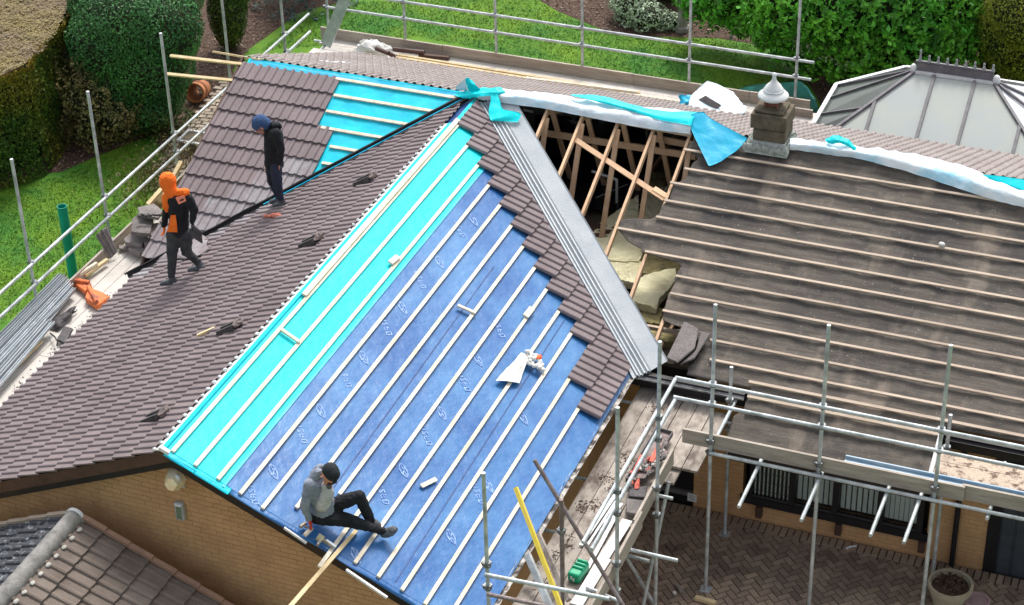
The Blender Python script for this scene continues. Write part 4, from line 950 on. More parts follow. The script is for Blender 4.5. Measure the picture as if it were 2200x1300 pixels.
sheet('membrane_scrap', [[PY(x, y, yy) for x, y, yy in r] for r in (((1460, 205, 3.9), (1472, 202, 3.9), (1482, 206, 3.9)), ((1462, 222, 3.8), (1474, 218, 3.7), (1490, 224, 3.7)), ((1470, 232, 3.6), (1484, 236, 3.6), (1500, 238, 3.6)))], cyan_deep, wr=.06, ws=9, label='crumpled blue scrap at the left end of the pale sheet', cat='membrane sheet')
sheet('debris_net', [[PY(x, y, yy) for x, y, yy in r] for r in (((1560, 200, 5.5), (1620, 182, 5.6), (1700, 176, 5.6), (1722, 176, 5.6), (1742, 200, 5.6)), ((1590, 214, 5.4), (1640, 206, 5.5), (1700, 206, 5.5), (1735, 214, 5.5), (1756, 226, 5.5)), ((1640, 224, 5.3), (1670, 224, 5.4), (1720, 240, 5.4), (1745, 255, 5.4), (1764, 262, 5.4)))], net_m, wr=.05, ws=4, label='green debris netting draped over the back scaffold behind the chimney', cat='netting')
# rubbish sacks and downpipe bend at the left end of the back scaffold
def lump(name, c, r, m, label, cat, jit=.25, **k):
    g = MB().blob((0, 0, 0), r[0], r[1], r[2], 14, 10); g.V = [Vector(c)+v+noise.noise_vector((Vector(c)+v)*7)*jit*r[2] for v in g.V]
    return g.build(name, m, None, label=label, cat=cat, smooth=True, **k)
zbk = 2.16
sk = G(795, 112, zbk+.1); sheet('white_sack', [[G(x, y, z) for x, y, z in r] for r in (((775, 88, 2.5), (800, 84, 2.55), (842, 100, 2.4)), ((762, 104, 2.35), (790, 102, 2.5), (838, 112, 2.35)), ((745, 118, 2.2), (790, 124, 2.3), (830, 124, 2.25)), ((760, 122, 2.15), (795, 128, 2.2), (832, 130, 2.15)))], cotton_m, wr=.09, ws=9, label='crumpled white sack on the back scaffold under the brown pipe bend', cat='sack')
MB().pipe([G(808, 104, 2.55), G(836, 115, 2.55), G(846, 120, 2.5), G(841, 130, 2.35)], .042, 12).build('pipe_bend', brown_pl, label='brown plastic downpipe bend resting on the white sack', cat='pipe')
MB().pipe([G(845, 106, 2.25), G(912, 113, 2.25)], .045, 10).build('brown_pipe', brown_pl, label='brown pipe length lying right of the white sack', cat='pipe')
MB().beam(G(900, 118, 2.2), G(965, 124, 2.2), .08, .05).build('old_timber', fascia_m, label='dark timber piece against the back toe board', cat='timber')
MB().beam(MBK.at(690, 134, .03), MBK.at(748, 137, .03), .14, .05, MBK.N).build('membrane_roll', white_sheet, label='short white roll lying on the back roof slope at the left', cat='roll')
for (a_, b_, g_) in (((855, 119), (1375, 201), 0), ((852, 124), (1200, 180), .0), ((1200, 180), (1480, 222), 0), ((1130, 168), (1370, 198), .04)):
    lab = {(855, 119): 'longest pale timber length lying along the back scaffold boards', (852, 124): 'pale timber length nearest the back eave, left part', (1200, 180): 'pale timber length nearest the back eave, right part', (1130, 168): 'short pale timber on top of the others on the back scaffold'}[a_]
    MB().beam(G(*a_, 2.20+g_), G(*b_, 2.20+g_), .06, .045).build('timber_length', timber_new if g_ == 0 and a_[0] < 900 else batten_m, label=lab, cat='timber', group='timber lengths on the back scaffold')

# loose tiles waiting on the left slope
grp = 'dark spare tiles on the left slope'
for (x, y, lab, rr) in ((788, 384, 'dark spare tile nearest the roof junction on the left slope', 0), (672, 516, 'dark spare tile on the left slope below the salmon glove', .05), (498, 702, 'dark spare tile beside the short pale timber on the left slope', 0), (338, 892, 'dark spare tile on the left slope nearest the gable', .03)):
    p = WL.at(x, y, .06); t = thing('spare_tile', lab, 'roof tile', p, grp)
    e1 = (WL.U*-1).normalized(); e2 = WL.V
    q = lambda a, b, h: p+e1*a+e2*b+WL.N*h
    a0 = -.2
    MB().hexa([q(-.20, -.13, -.03), q(.10, -.13, -.03), q(.10, .12, -.03), q(-.20, .12, -.03)], [q(-.20, -.13, .0), q(.10, -.13, .05), q(.10, .12, .05), q(-.20, .12, .0)]).build('slab', tile_dark, t)
    for bb in (-.1, .02): MB().beam(q(-.2, bb, .012), q(.1, bb, .06), .035, .02, WL.N).build('rib', tile_dark, t)
    g = MB(); g.blob((0, 0, 0), .05, .13, .04, 8, 6, .5); g.V = [q(.13, 0, .04)+v for v in g.V]; g.build('mortar_crust', mat('crust', (.22, .17, .15), .9, (.12, .1, .1), scale=12, bump=.8), t)
def stick(a, b, w, t, m, lab, name='timber_offcut', n=(0, 0, 1)): return MB().beam(a, b, w, t, n).build(name, m, label=lab, cat='timber')
stick(WL.at(424, 722, .05), WL.at(461, 705, .05), .05, .04, timber_new, 'short pale timber offcut on the left slope beside a dark tile', n=WL.N)
stick(WR.at(604, 708, .025), WR.at(643, 735, .025), .05, .03, batten_m, 'short cross batten bridging two battens on the cyan membrane', n=WR.N)
stick(WR.at(983, 656, .025), WR.at(1022, 673, .025), .045, .03, batten_m, 'short batten lying across a batten in the middle of the blue membrane', n=WR.N)
stick(WR.at(905, 1045, .0), WR.at(937, 1029, .0), .06, .02, batten_m, 'small pale offcut on the blue membrane near the gable scaffold', n=WR.N)
stick(WR.at(838, 565, .03), WR.at(855, 551, .03), .08, .03, batten_m, 'small pale block on the last batten over the cyan membrane', n=WR.N)
stick(WR.at(1129, 680, .03), WR.at(1143, 662, .03), .09, .03, batten_m, 'small pale block on a batten near the stepped tiles', n=WR.N)
stick(WR.at(655, 1150, .02), WR.at(670, 1135, .02), .05, .03, batten_m, 'cut batten end under the red gloved hand of the seated roofer', n=WR.N)
stick(G(1494, 1284, .1), G(1537, 1296, .1), .07, .05, timber_new, 'short pale timber on the patio at the foot of a scaffold pole')
stick(G(1452, 1256, .1), G(1466, 1272, .1), .06, .04, board_m, 'small wooden block on the patio left of the scaffold pole foot')
lump('paper_ball', G(1449, 1273, .1), (.03, .03, .03), cotton_m, 'small white ball on the patio beside the wooden block', 'litter')
lump('mortar_lump', MF.at(2024, 525, .04), (.05, .035, .035), white_paint, 'single white lump on the old felt at the right', 'mortar')
g = MB().tube(G(1818, 1178, .09), G(1828, 1174, .09), .018, 8); g.tube(G(1828, 1174, .09), G(1840, 1173, .09), .012, 8); g.build('small_trowel', white_paint, label='small white tool lying on the patio by the window wall', cat='tool')
# orange glove and rag
g = MB(); 
for (dx, dy, r) in ((0, 0, .05), (.06, .02, .045), (-.07, -.03, .035), (-.13, -.04, .03), (.03, .05, .04), (-.03, .02, .04)): g.blob(WL.at(590, 466, .05)+Vector((dx*1.1, dy, r*.4)), r*1.2, r, r*.8, 10, 7, .25)
g.build('work_glove', salmon_m, label='crumpled salmon glove on the left slope behind the man in black', cat='glove', smooth=True)
# white cloth with cotton waste and an orange tin lid
rg = thing('dust_sheet', 'white rag and torn wadding with an orange disc caught between two battens', 'cloth', WR.at(1125, 800, 0))
sheet('cloth', [[WR.at(x, y, h) for x, y, h in r] for r in (((1120, 757, .05), (1128, 760, .07), (1136, 768, .05)), ((1102, 778, .05), (1114, 782, .08), (1128, 788, .04)), ((1080, 800, .04), (1098, 806, .07), (1120, 812, .03)), ((1065, 818, .02), (1085, 818, .06), (1116, 823, .02)))], cotton_m, rg, wr=.01, ws=7, sub=6)
g = MB()
for i in range(26):
    x, y = random.uniform(1130, 1166), 0; y = 764+(x-1130)*.55+random.uniform(-12, 14); g.blob(WR.at(x, y, .04+random.random()*.03), .035, .04, .03, 7, 5, .5)
g.build('wadding', cotton_m, rg, smooth=True)
MB().blob(WR.at(1158, 768, .07), .045, .055, .035, 12, 8).build('orange_disc', mat('orange_disc', (.85, .12, .02), .5), rg)
# ridge end: orange clay pieces on the left boards
cl = thing('ridge_piece', 'two broken orange clay ridge pieces on the pale scaffold boards', 'clay ridge', G(193, 622, 2.2))
for (pts, nm) in ((((153, 600), (166, 590), (196, 606), (184, 622)), 'a'), (((186, 612), (216, 622), (236, 632), (208, 652), (182, 636)), 'b')):
    P = [G(x, y, 2.36) for x, y in pts]; g = MB().prism([p_-Vector((0, 0, .13)) for p_ in P], (0, 0, .1)); g.V = [v+noise.noise_vector(v*6)*.03 for v in g.V]; o = g.build('clay_half', orange_m, cl)
    bv = o.modifiers.new('b', 'BEVEL'); bv.width = .03; bv.segments = 3
    c = sum(P, Vector())/len(P); d1 = (P[2 if len(P) > 4 else 2]-P[0]).normalized(); MB().tube(P[0]*.8+c*.2+Vector((0, 0, -.01)), P[-2]*.8+c*.2+Vector((0, 0, -.01)), .035, 8).build('clay_lip', orange_m, cl)
# stack of old tiles and folded lead on the left boards
st = thing('tile_stack', 'heap of stacked grey tiles on the left boards behind the man in orange', 'tile stack', G(310, 520, 2.2))
def slab(pts, z, t, m, parent, nm='tile'):
    P = [G(x, y, z) for x, y in pts]; g = MB().prism([q_-Vector((0, 0, t)) for q_ in P], (0, 0, t)); g.V = [v+noise.noise_vector(v*5)*.012 for v in g.V]; o = g.build(nm, m, parent); bv = o.modifiers.new('b', 'BEVEL'); bv.width = .012; bv.segments = 2; return o
for (pts, z, t) in ((((283, 470), (298, 458), (330, 470), (322, 503), (281, 498)), 2.62, .07), (((322, 480), (342, 478), (334, 508), (320, 506)), 2.56, .09), (((266, 512), (282, 500), (318, 506), (305, 526), (268, 520)), 2.42, .09), (((276, 528), (300, 524), (312, 532), (300, 545), (275, 535)), 2.34, .07), (((302, 528), (330, 516), (344, 516), (338, 530), (316, 546), (302, 540)), 2.35, .08), (((308, 515), (322, 508), (342, 512), (336, 524), (312, 526)), 2.44, .07), (((255, 526), (276, 524), (276, 534), (255, 534)), 2.28, .04), (((295, 445), (330, 436), (350, 452), (340, 468), (300, 462)), 2.74, .05)):
    slab(pts, z, t, slate_m, st)
g = MB().pipe([G(296+i*3, 462+noise.noise(Vector((i*.6, 0, 0)))*6, 2.78) for i in range(18)], .02, 6); g.build('torn_felt', tile_dark, st)
a = [G(206, 505, 2.62), G(228, 486, 2.70), G(252, 538, 2.32), G(236, 553, 2.26)]
t = thing('roof_tile', 'single brown tile leaning upright against the left toe board', 'roof tile', G(245, 548, 2.2))
MB().prism(a, Vector((.02, -.03, -.01))).build('slab', slate_m, t)
for k_ in (.2, .6): MB().beam(a[0].lerp(a[1], k_)+Vector((.01, -.02, .01)), a[3].lerp(a[2], k_)+Vector((.01, -.02, .01)), .03, .03, (0, -1, .4)).build('rib', slate_m, t)
stick(G(183, 592, 2.3), G(231, 558, 2.3), .06, .05, timber_new, 'longer of two pale timbers beside the orange clay pieces'); stick(G(170, 590, 2.36), G(208, 566, 2.36), .05, .05, batten_m, 'shorter pale timber against the left toe board')
# pale timbers leaning behind the orange roofer
stick(G(342, 435, 2.4), G(390, 348, 2.75), .07, .06, timber_new, 'pale timber sticking up behind the orange hood', n=(0, -1, 1)); 
stick(G(318, 440, 2.45), G(352, 402, 2.6), .08, .05, timber_new, 'pale plank end left of the orange hood', n=(0, 0, 1))
stick(G(385, 395, 2.3), G(428, 325, 2.35), .05, .05, batten_m, 'thin pale rail beside the main roof verge', n=(0, 0, 1))
# bundle of grey valley sections
bn = thing('valley_sections', 'bundle of long grey metal valley sections on the left scaffold', 'metal sections', G(60, 720, 2.3))
for i, (xa, ya, xb, yb, z, w_) in enumerate(((-120, 850, 134, 592, 2.42, .10), (-115, 862, 140, 598, 2.44, .08), (-110, 875, 148, 604, 2.40, .08), (-110, 895, 152, 612, 2.38, .09), (-110, 905, 158, 622, 2.34, .08), (-110, 930, 100, 690, 2.40, .10), (-105, 945, 112, 694, 2.36, .09))):
    a, b = G(xa, ya, z), G(xb, yb, z); d = (b-a).normalized(); s_ = d.cross(Vector((0, 0, 1))).normalized()
    g = MB(); g.beam(a, b, w_, .008); g.beam(a+s_*w_/2+Vector((0, 0, .02)), b+s_*w_/2+Vector((0, 0, .02)), .008, .045); g.beam(a-s_*w_/2+Vector((0, 0, .02)), b-s_*w_/2+Vector((0, 0, .02)), .008, .045); g.beam(a+Vector((0, 0, .02)), b+Vector((0, 0, .02)), .01, .04)
    g.build('metal_section', zinc_m if i in (0, 1, 5) else galv_m, bn)
P = [G(148, 612, 2.36), G(160, 628, 2.30), G(108, 690, 2.30), G(92, 684, 2.36)]; MB().prism(P, (0, 0, .008)).build('metal_section', zinc_m, bn)
t = thing('roof_tile', 'dark broken tile with a coil of strap at the left eave', 'roof tile', G(135, 725, 2.2))
slab(((137, 700), (157, 705), (140, 738), (122, 728)), 2.30, .05, tile_dark, t, 'slab')
MB().pipe([G(108, 716, 2.28), G(118, 724, 2.33), G(124, 735, 2.36), G(122, 742, 2.3)], .012, 6).build('strap', black_m, t)
stick(G(40, 782, 2.26), G(90, 732, 2.26), .05, .03, timber_new, 'thin pale batten beside the metal sections on the left boards')
sheet('dark_cloth', [[G(x, y, z) for x, y, z in r] for r in (((100, 690, 2.28), (135, 672, 2.30), (165, 658, 2.3)), ((110, 702, 2.26), (140, 682, 2.32), (160, 668, 2.28)), ((122, 710, 2.24), (145, 690, 2.26), (168, 664, 2.24)))], tile_dark, wr=.05, ws=9, label='strip of dark torn felt at the end of the metal sections', cat='felt')
g = MB()
for i in range(240):
    x = random.uniform(20, 250); y = 905-x*1.0+random.uniform(-25, 25)-random.random()*30
    if y > 880 or y < 600: continue
    p = G(x, y, 2.207); g.blob(p, .005+random.random()*.012, .005+random.random()*.015, .005, 5, 3, .5)
g.build('felt_crumbs', tile_dark, kind='stuff', label='dark crumbs scattered over the left scaffold boards', cat='debris')
# crumpled lead sheet at the foot of the left valley
sheet('lead_sheet', [[WL.at(x, y, h) for x, y, h in r] for r in (((345, 505, .05), (372, 520, .06), (420, 500, .08), (448, 512, .06)), ((330, 540, .05), (360, 545, .09), (410, 538, .09), (445, 528, .05)), ((316, 566, .02), (352, 560, .05), (420, 552, .05), (455, 534, .02)))], tile_dusty, wr=.03, ws=6, label='crumpled grey lead sheet under the feet of the man in orange', cat='metal sheet')
MB().pipe([WL.at(x, y, .05) for x, y in ((318, 567), (335, 555), (360, 545), (372, 556), (400, 558), (430, 550), (455, 534))], .022, 7).build('lead_roll', black_m, label='black rolled edge of lining at the foot of the left valley', cat='lining')
# folded tile in the far hand side and slates on the right felt
t = thing('stacked_slates', 'two dusty tiles leaning on the old felt beside the valley foot', 'roof tile', MF.at(1480, 760, 0))
for (pts, h) in ((((1432, 768), (1470, 690), (1500, 706), (1493, 748), (1455, 778)), .12), (((1460, 782), (1495, 752), (1506, 712), (1527, 716), (1492, 770)), .07)):
    P = [MF.at(x, y, h) for x, y in pts]; g = MB().prism([p_-MF.N*.04 for p_ in P], MF.N*.04); g.V = [v+noise.noise_vector(v*5)*.012 for v in g.V]; o = g.build('slab', slate_m, t); bv = o.modifiers.new('b', 'BEVEL'); bv.width = .01
# green strap box and white trims on the right boards
zr = 2.245
bx_ = thing('crate_tool', 'green plastic tool case with white marks on the right boards', 'tool case', G(1243, 1225, zr))
c0 = G(1243, 1226, zr+.09)
M = Matrix.Translation(c0) @ Matrix.Rotation(math.radians(-6), 4, 'Z')
def lbox(M, x0, x1, y0, y1, z0, z1): 
    g = MB().box(x0, x1, y0, y1, z0, z1); g.V = [M @ v for v in g.V]; return g
o = lbox(M, -.085, .085, -.16, .16, -.09, .06).build('case_body', green_pl, bx_); bv = o.modifiers.new('b', 'BEVEL'); bv.width = .035; bv.segments = 3
for yy in (-.02, .05, .12): o = lbox(M, -.075, .075, yy-.022, yy+.022, .05, .085).build('case_rib', green_pl, bx_); bv = o.modifiers.new('b', 'BEVEL'); bv.width = .012
for k_ in range(2): lbox(M, -.035+k_*.03, -.012+k_*.03, -.1655, -.1605, -.03-k_*.02, .02-k_*.02).build('white_mark', white_paint, bx_)
for i, (xa, ya, xb, yb, w_) in enumerate(((1330, 1052, 1248, 1172, .05), (1333, 1062, 1262, 1172, .03), (1322, 1110, 1262, 1222, .05), (1300, 1200, 1238, 1300, .16), (1348, 1118, 1290, 1210, .14), (1335, 1082, 1300, 1125, .06))):
    lab = ('long white trim nearest the wing on the right boards', 'thin white trim beside the long one', 'white trim running past the green case', 'wide white board under the end rail', 'wide white board against the right toe board', 'short white trim by the scaffold pole')[i]
    MB().beam(G(xa, ya, zr+.02), G(xb, yb, zr+.02), w_, .02).build('white_trim', white_paint, label=lab, cat='trim', group='white trims on the right boards')
# litter tray with tools
tr = thing('rubble_tray', 'grey tray of rubble and red offcuts on the right boards', 'tray', G(1390, 1010, zr))
P = [G(1345, 1035, zr+.05), G(1385, 1035, zr+.05), G(1445, 935, zr+.05), G(1410, 925, zr+.05)]
MB().prism(P, (0, 0, .015)).build('tray_base', mat('tray_grey', (.30, .24, .22), .8, (.14, .1, .1), scale=9, bump=.6), tr)
for a_, b_ in zip(P, P[1:]+P[:1]): MB().beam(a_+Vector((0, 0, .03)), b_+Vector((0, 0, .03)), .015, .07).build('tray_side', mat('tray_dark', (.10, .09, .09), .7), tr)
for i in range(46):
    x = random.uniform(1352, 1435); y = 1035-(x-1352)*1.0+random.uniform(-16, 30)
    if y < 935: continue
    p = G(x, y, zr+.10); m_ = random.choice([mat('red_offcut', (.60, .12, .07), .7, (.4, .1, .08), scale=9), MATS['tray_grey'], tile_dark, mortar_m, slate_m])
    g = MB().blob((0, 0, 0), random.uniform(.02, .05), random.uniform(.03, .08), .025, 6, 4, .6); R_ = Matrix.Rotation(random.uniform(-.6, .9), 3, 'Z'); g.V = [p+R_ @ v for v in g.V]; g.build('rubble', m_, tr)
for (x, y) in ((1407, 975), (1372, 995)):
    MB().beam(G(x-8, y+18, zr+.12), G(x+8, y-16, zr+.12), .06, .03).build('red_offcut', MATS.get('red_offcut') or red_m, tr)
slab(((1345, 1070), (1385, 1075), (1372, 1105), (1345, 1100)), zr+.08, .05, slate_m, tr, 'slate')
slab(((1352, 1048), (1392, 1042), (1386, 1068), (1350, 1066)), zr+.09, .05, tile_dark, tr, 'slate')
g = MB()
for c_ in range(24):
    cx_ = random.uniform(1150, 1430); cy_ = 1285-(cx_-1130)*1.42+random.gauss(0, 18)
    for i in range(26):
        p = G(cx_+random.gauss(0, 7), cy_+random.gauss(0, 6), 2.205)
        if not (4.12 < p.x < 5.0 and -10.5 < p.y < -4.1): continue
        g.blob(p+Vector((0, 0, .04 if p.y < -7.6 else 0)), random.uniform(.004, .018), random.uniform(.004, .02), .005, 5, 3, .6)
g.build('moss_crumbs', mat('moss_crumb', (.13, .09, .065), .95, (.05, .035, .03), scale=20), kind='stuff', label='brown moss crumbs scattered over the right scaffold boards', cat='debris')
# yellow pole and grey timbers at the near end
MB().beam(G(1108, 1048, 3.7), G(1208, 1312, 2.9), .05, .045, (0, -1, .5)).build('yellow_level', yellow_m, label='long yellow painted timber leaning over the near end of the right scaffold', cat='timber')
MB().beam(G(1155, 1147, 2.7), G(1222, 1290, 2.4), .07, .05, (0, -1, .5)).build('grey_plank', board_m, label='grey weathered plank behind the yellow timber', cat='plank')
MB().beam(G(1133, 1192, 2.6), G(1185, 1312, 2.3), .08, .06, (0, -1, .5)).build('grey_tube', tube_m, label='thick grey post left of the yellow timber', cat='post')
# blue trough behind the front toe board
a, b = Vector((7.35, -5.18, 2.50)), Vector((12, -5.18, 2.50))
g = MB().beam(a, b, .24, .02); g.beam(a+Vector((0, .12, .03)), b+Vector((0, .12, .03)), .02, .06); g.beam(a+Vector((0, -.12, .03)), b+Vector((0, -.12, .03)), .02, .06); g.beam(a+Vector((0, .03, .02)), b+Vector((0, .03, .02)), .02, .03)
g.build('blue_channel', blue_trough, label='long blue plastic channel lying behind the front toe board', cat='channel')
# gable lights
lm = thing('wall_lamp', 'hexagonal cream lampshade mounted high on the brick gable', 'lamp', PY(377, 1030, WY-.02))
P = [PY(x, y, WY-.02) for x, y in ((364, 1006), (386, 1008), (402, 1030), (386, 1054), (366, 1049), (353, 1030))]; c = PY(374, 1034, WY-.2)
Pf = [p_.lerp(c, .45)+Vector((0, -.10, 0)) for p_ in P]
MB().hexa  # shade
g = MB().add(P+Pf, [tuple(range(6, 12))]+[(i, (i+1) % 6, 6+(i+1) % 6, 6+i) for i in range(6)]); g.build('lamp_shade', mat('lamp_cream', (.90, .80, .58), .4, (.85, .55, .22), scale=7, lo=.45, hi=.7), lm)
MB().blob(c+Vector((0, .08, 0)), .05, .04, .05).build('bulb_cover', white_paint, lm)
MB().box(P[0].x+.02, P[2].x-.05, WY-.02, WY-.007, P[4].z+.05, P[0].z-.05).build('lamp_back', mortar_m, lm)
vn = thing('bulkhead_light', 'grey framed bulkhead light with green lens on the brick gable', 'light', PY(388, 1100, WY-.02))
a, b = PY(375, 1080, WY-.05), PY(399, 1118, WY-.05)
o = MB().box(a.x, b.x, WY-.08, WY-.007, b.z, a.z+.02).build('light_housing', galv_m, vn); bv = o.modifiers.new('b', 'BEVEL'); bv.width = .02; bv.segments = 3
MB().box(a.x+.03, b.x-.03, WY-.087, WY-.081, b.z+.03, a.z-.03).build('light_lens', mat('green_lens', (.16, .21, .14), .3), vn)
MB().box(a.x+.02, b.x-.02, WY-.088, WY-.081, a.z-.02, a.z+.01).build('light_visor', white_paint, vn)
# pots
def potted(name, c, r, h, m, label, soil=True):
    t = thing(name, label, 'flower pot', c)
    MB().lathe(Matrix.Translation(c), [(r*.62, 0), (r*.70, h*.15), (r*.88, h*.8), (r*1.02, h*.82), (r*1.04, h), (r*.92, h), (r*.90, h*.86), (0, h*.86)], 30).build('pot', m, t)
    for zz in (.55, .68): MB().lathe(Matrix.Translation(Vector(c)+Vector((0, 0, h*zz))), [(r*(.80+.06*(zz-.5)/.13), 0), (r*.885, .01), (r*.885, .02), (r*.82, .03)], 30).build('band', m, t)
    return t
pc_ = G(2042, 1260, .45); pc_.z = .055
t = potted('flower_pot', pc_, .30, .46, cream_pot, 'round cream flower pot with a small plant on the patio by the wall')
lumpV = MB()
for i in range(60): a_ = random.random()*6.28; r_ = random.random()*.2; lumpV.blob(pc_+Vector((math.cos(a_)*r_, math.sin(a_)*r_, .42+random.random()*.08)), .03, .03, .02, 5, 3, .5)
lumpV.build('compost', soil_m, t, kind='stuff')
MB().lathe(Matrix.Translation(pc_), [(.262, .395), (.15, .415), (0, .42)], 24).build('soil_top', soil_m, t)
leaf_mesh_later = (pc_, t)
p3 = G(2098, 1300, .25); p3.z = .05
potted('flower_pot', p3, .17, .3, mat('pink_pot', (.42, .28, .29), .8, (.34, .24, .25), scale=6), 'small pink pot beside the cream flower pot at the bottom edge')
# terracotta chimney pot lying in the border
c = G(424, 196, .2); ax = (Vector((CAM.x-c.x, CAM.y-c.y, 0)).normalized()*.9+Vector((-.35, .1, .18))).normalized()
X = ax.orthogonal().normalized(); Y = ax.cross(X); M = Matrix((X, Y, ax)).transposed().to_4x4(); M.translation = c
t = thing('chimney_pot', 'terracotta chimney pot lying on its side in the border by the path', 'chimney pot', (c.x, c.y, 0))
MB().lathe(M, [(.16, -.38), (.17, -.3), (.18, .1), (.215, .12), (.215, .2), (.175, .2), (.15, .1), (.14, -.38)], 26).build('pot_body', terra_m, t).data.shade_smooth()
MB().lathe(M, [(.185, -.12), (.205, -.10), (.205, -.06), (.185, -.04)], 26).build('pot_band', terra_m, t)
# green pipe post on the lawn
c = G(133, 443, 2.0); MB().lathe(Matrix.Translation((c.x, c.y, 0)), [(.085, 0), (.085, 2.0), (.075, 2.0), (.075, 1.8), (0, 1.8)], 20).build('pipe_post', teal_pl, label='tall teal plastic pipe standing on the lawn behind the left toe board', cat='pipe', smooth=False)
# stone trough beside the path
c = G(425, 305, .2); t = thing('stone_trough', 'mossy stone trough with white rim beside the path', 'planter', (c.x, c.y, 0))
d1, d2 = (G(440, 292, .3)-G(405, 288, .3)), (G(432, 330, .3)-G(438, 295, .3)); 
g = MB().box(c.x-.3, c.x+.35, c.y-.22, c.y+.22, 0, .28); g.build('trough_body', stone_m, t)
for (x0, x1, y0, y1) in ((-.3, .35, .2, .24), (-.3, .35, -.24, -.2), (-.33, -.29, -.24, .24), (.34, .38, -.24, .24)): MB().box(c.x+x0, c.x+x1, c.y+y0, c.y+y1, .28, .31).build('trough_rim', white_paint, t)
# stone post (sundial pedestal)
c = G(1466, 66); t = thing('stone_pedestal', 'pale carved stone pedestal in the far flower border', 'pedestal', c)
MB().lathe(Matrix.Translation(c) @ Matrix.Rotation(.78, 4, 'Z'), [(.17, 0), (.17, .1), (.12, .14), (.10, .5), (.12, .75), (.15, .8)], 8).build('shaft', mat('pale_stone', (.40, .38, .36), .9, (.26, .25, .24), scale=9, bump=.5), t)
MB().lathe(Matrix.Translation(c), [(.0, .8), (.2, .8), (.22, .86), (.18, .9), (0, .9)], 12).build('cap', MATS['pale_stone'], t)

# ================================================================== PLANTS
def leaf_mesh(name, P, N, size, m, parent=None, aspect=.55, curl=.25, tintbias=None, **k):
    """P points, N normals: one folded leaf (two triangles) per point"""
    n = len(P); P = np.asarray(P); N = np.asarray(N)+rng.normal(0, .45, (n, 3)); N /= np.linalg.norm(N, axis=1, keepdims=True)
    R = rng.normal(0, 1, (n, 3)); T = np.cross(N, R); T /= np.linalg.norm(T, axis=1, keepdims=True)+1e-9; Bv = np.cross(N, T)
    s = size*(.45+1.25*rng.random((n, 1))**1.8)
    a = P-T*s*.5; b = P+Bv*s*aspect*.5+N*s*curl*.3; c = P+T*s*.5; d = P-Bv*s*aspect*.5+N*s*curl*.3
    V = np.stack([a, b, c, d], 1).reshape(-1, 3)
    org = V.mean(0); org[2] = V[:, 2].min(); V = V-org
    F = np.arange(4*n).reshape(n, 4)[:, [0, 1, 2, 0, 2, 3]].reshape(-1, 3)
    me = bpy.data.meshes.new(name); me.vertices.add(4*n); me.vertices.foreach_set('co', V.astype(np.float32).ravel())
    me.loops.add(6*n); me.loops.foreach_set('vertex_index', F.astype(np.int32).ravel()); me.polygons.add(2*n)
    me.polygons.foreach_set('loop_start', np.arange(0, 6*n, 3, dtype=np.int32)); me.update(calc_edges=True)
    at = me.attributes.new('tint', 'FLOAT', 'POINT'); tv = rng.random(n) if tintbias is None else np.clip(tintbias+rng.normal(0, .18, n), 0, 1)
    at.data.foreach_set('value', np.repeat(tv, 4).astype(np.float32)); me.materials.append(m)
    o = bpy.data.objects.new(name, me); o.matrix_basis = Matrix.Translation(Vector(org)); put(o, parent); return setp(o, **k)
def lobes_pts(lobes, n, flat_bottom=True, bumpy=.12, fs=2.2):
    vols = np.array([l[3]*l[4]+l[4]*l[5]+l[3]*l[5] for l in lobes]); pr = vols/vols.sum(); P = []; N = []
    idx = rng.choice(len(lobes), n*2, p=pr)
    for i in idx:
        x, y, z, a, b, c = lobes[i]; d = rng.normal(0, 1, 3); d /= np.linalg.norm(d)
        if len(lobes[i]) > 6: pass
        q = 1+bumpy*noise.noise(Vector((x+d[0]*fs, y+d[1]*fs, z+d[2]*fs)))*2-abs(rng.normal(0, .05))
        p = np.array([x+d[0]*a*q, y+d[1]*b*q, z+d[2]*c*q])
        if p[2] < .02: continue
        ins = False
        for j, l in enumerate(lobes):
            if j != i and ((p[0]-l[0])/l[3])**2+((p[1]-l[1])/l[4])**2+((p[2]-l[2])/l[5])**2 < .72: ins = True; break
        if ins: continue
        P.append(p); N.append(d/np.array([a, b, c])); 
        if len(P) >= n: break
    N = np.array(N); N /= np.linalg.norm(N, axis=1, keepdims=True); return np.array(P), N
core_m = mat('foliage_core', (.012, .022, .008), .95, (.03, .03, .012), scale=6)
def bush(name, label, cat, lobes, n, size, m, trunk=True, group=None, core=.86, **kw):
    bx0_ = sum(l[0] for l in lobes)/len(lobes); by0_ = sum(l[1] for l in lobes)/len(lobes)
    t = thing(name, label, cat, (bx0_, by0_, 0), group)
    P, N = lobes_pts(lobes, n, **{k_: v for k_, v in kw.items() if k_ in ('bumpy', 'fs')})
    leaf_mesh('foliage', P, N, size, m, t, aspect=kw.get('aspect', .55))
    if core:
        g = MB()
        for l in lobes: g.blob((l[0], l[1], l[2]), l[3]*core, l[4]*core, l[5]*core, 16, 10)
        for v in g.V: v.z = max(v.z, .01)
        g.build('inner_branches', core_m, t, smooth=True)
    if trunk: MB().tube((bx0_, by0_, 0), (bx0_, by0_, 1.0), .07, 8, .04).build('trunk', bark_m, t)
    return t
lf_dark = leafmat('leaf_dark', (.03, .125, .035), (.065, .20, .045), scale=1.1)
lf_laurel = leafmat('leaf_laurel', (.07, .30, .035), (.17, .46, .05), scale=1.6, rough=.35, var=.65)
lf_yew = leafmat('leaf_yew', (.13, .19, .02), (.26, .27, .03), scale=1.0)
lf_yewd = leafmat('leaf_yew_dark', (.028, .085, .015), (.09, .13, .02), scale=1.0)
lf_hedgetop = leafmat('leaf_brown', (.155, .105, .07), (.20, .16, .035), scale=.45, var=.18)
lf_hedge = leafmat('leaf_hedge', (.055, .12, .018), (.17, .16, .02), scale=.9)
lf_silver = leafmat('leaf_silver', (.36, .46, .32), (.46, .56, .40), scale=3)
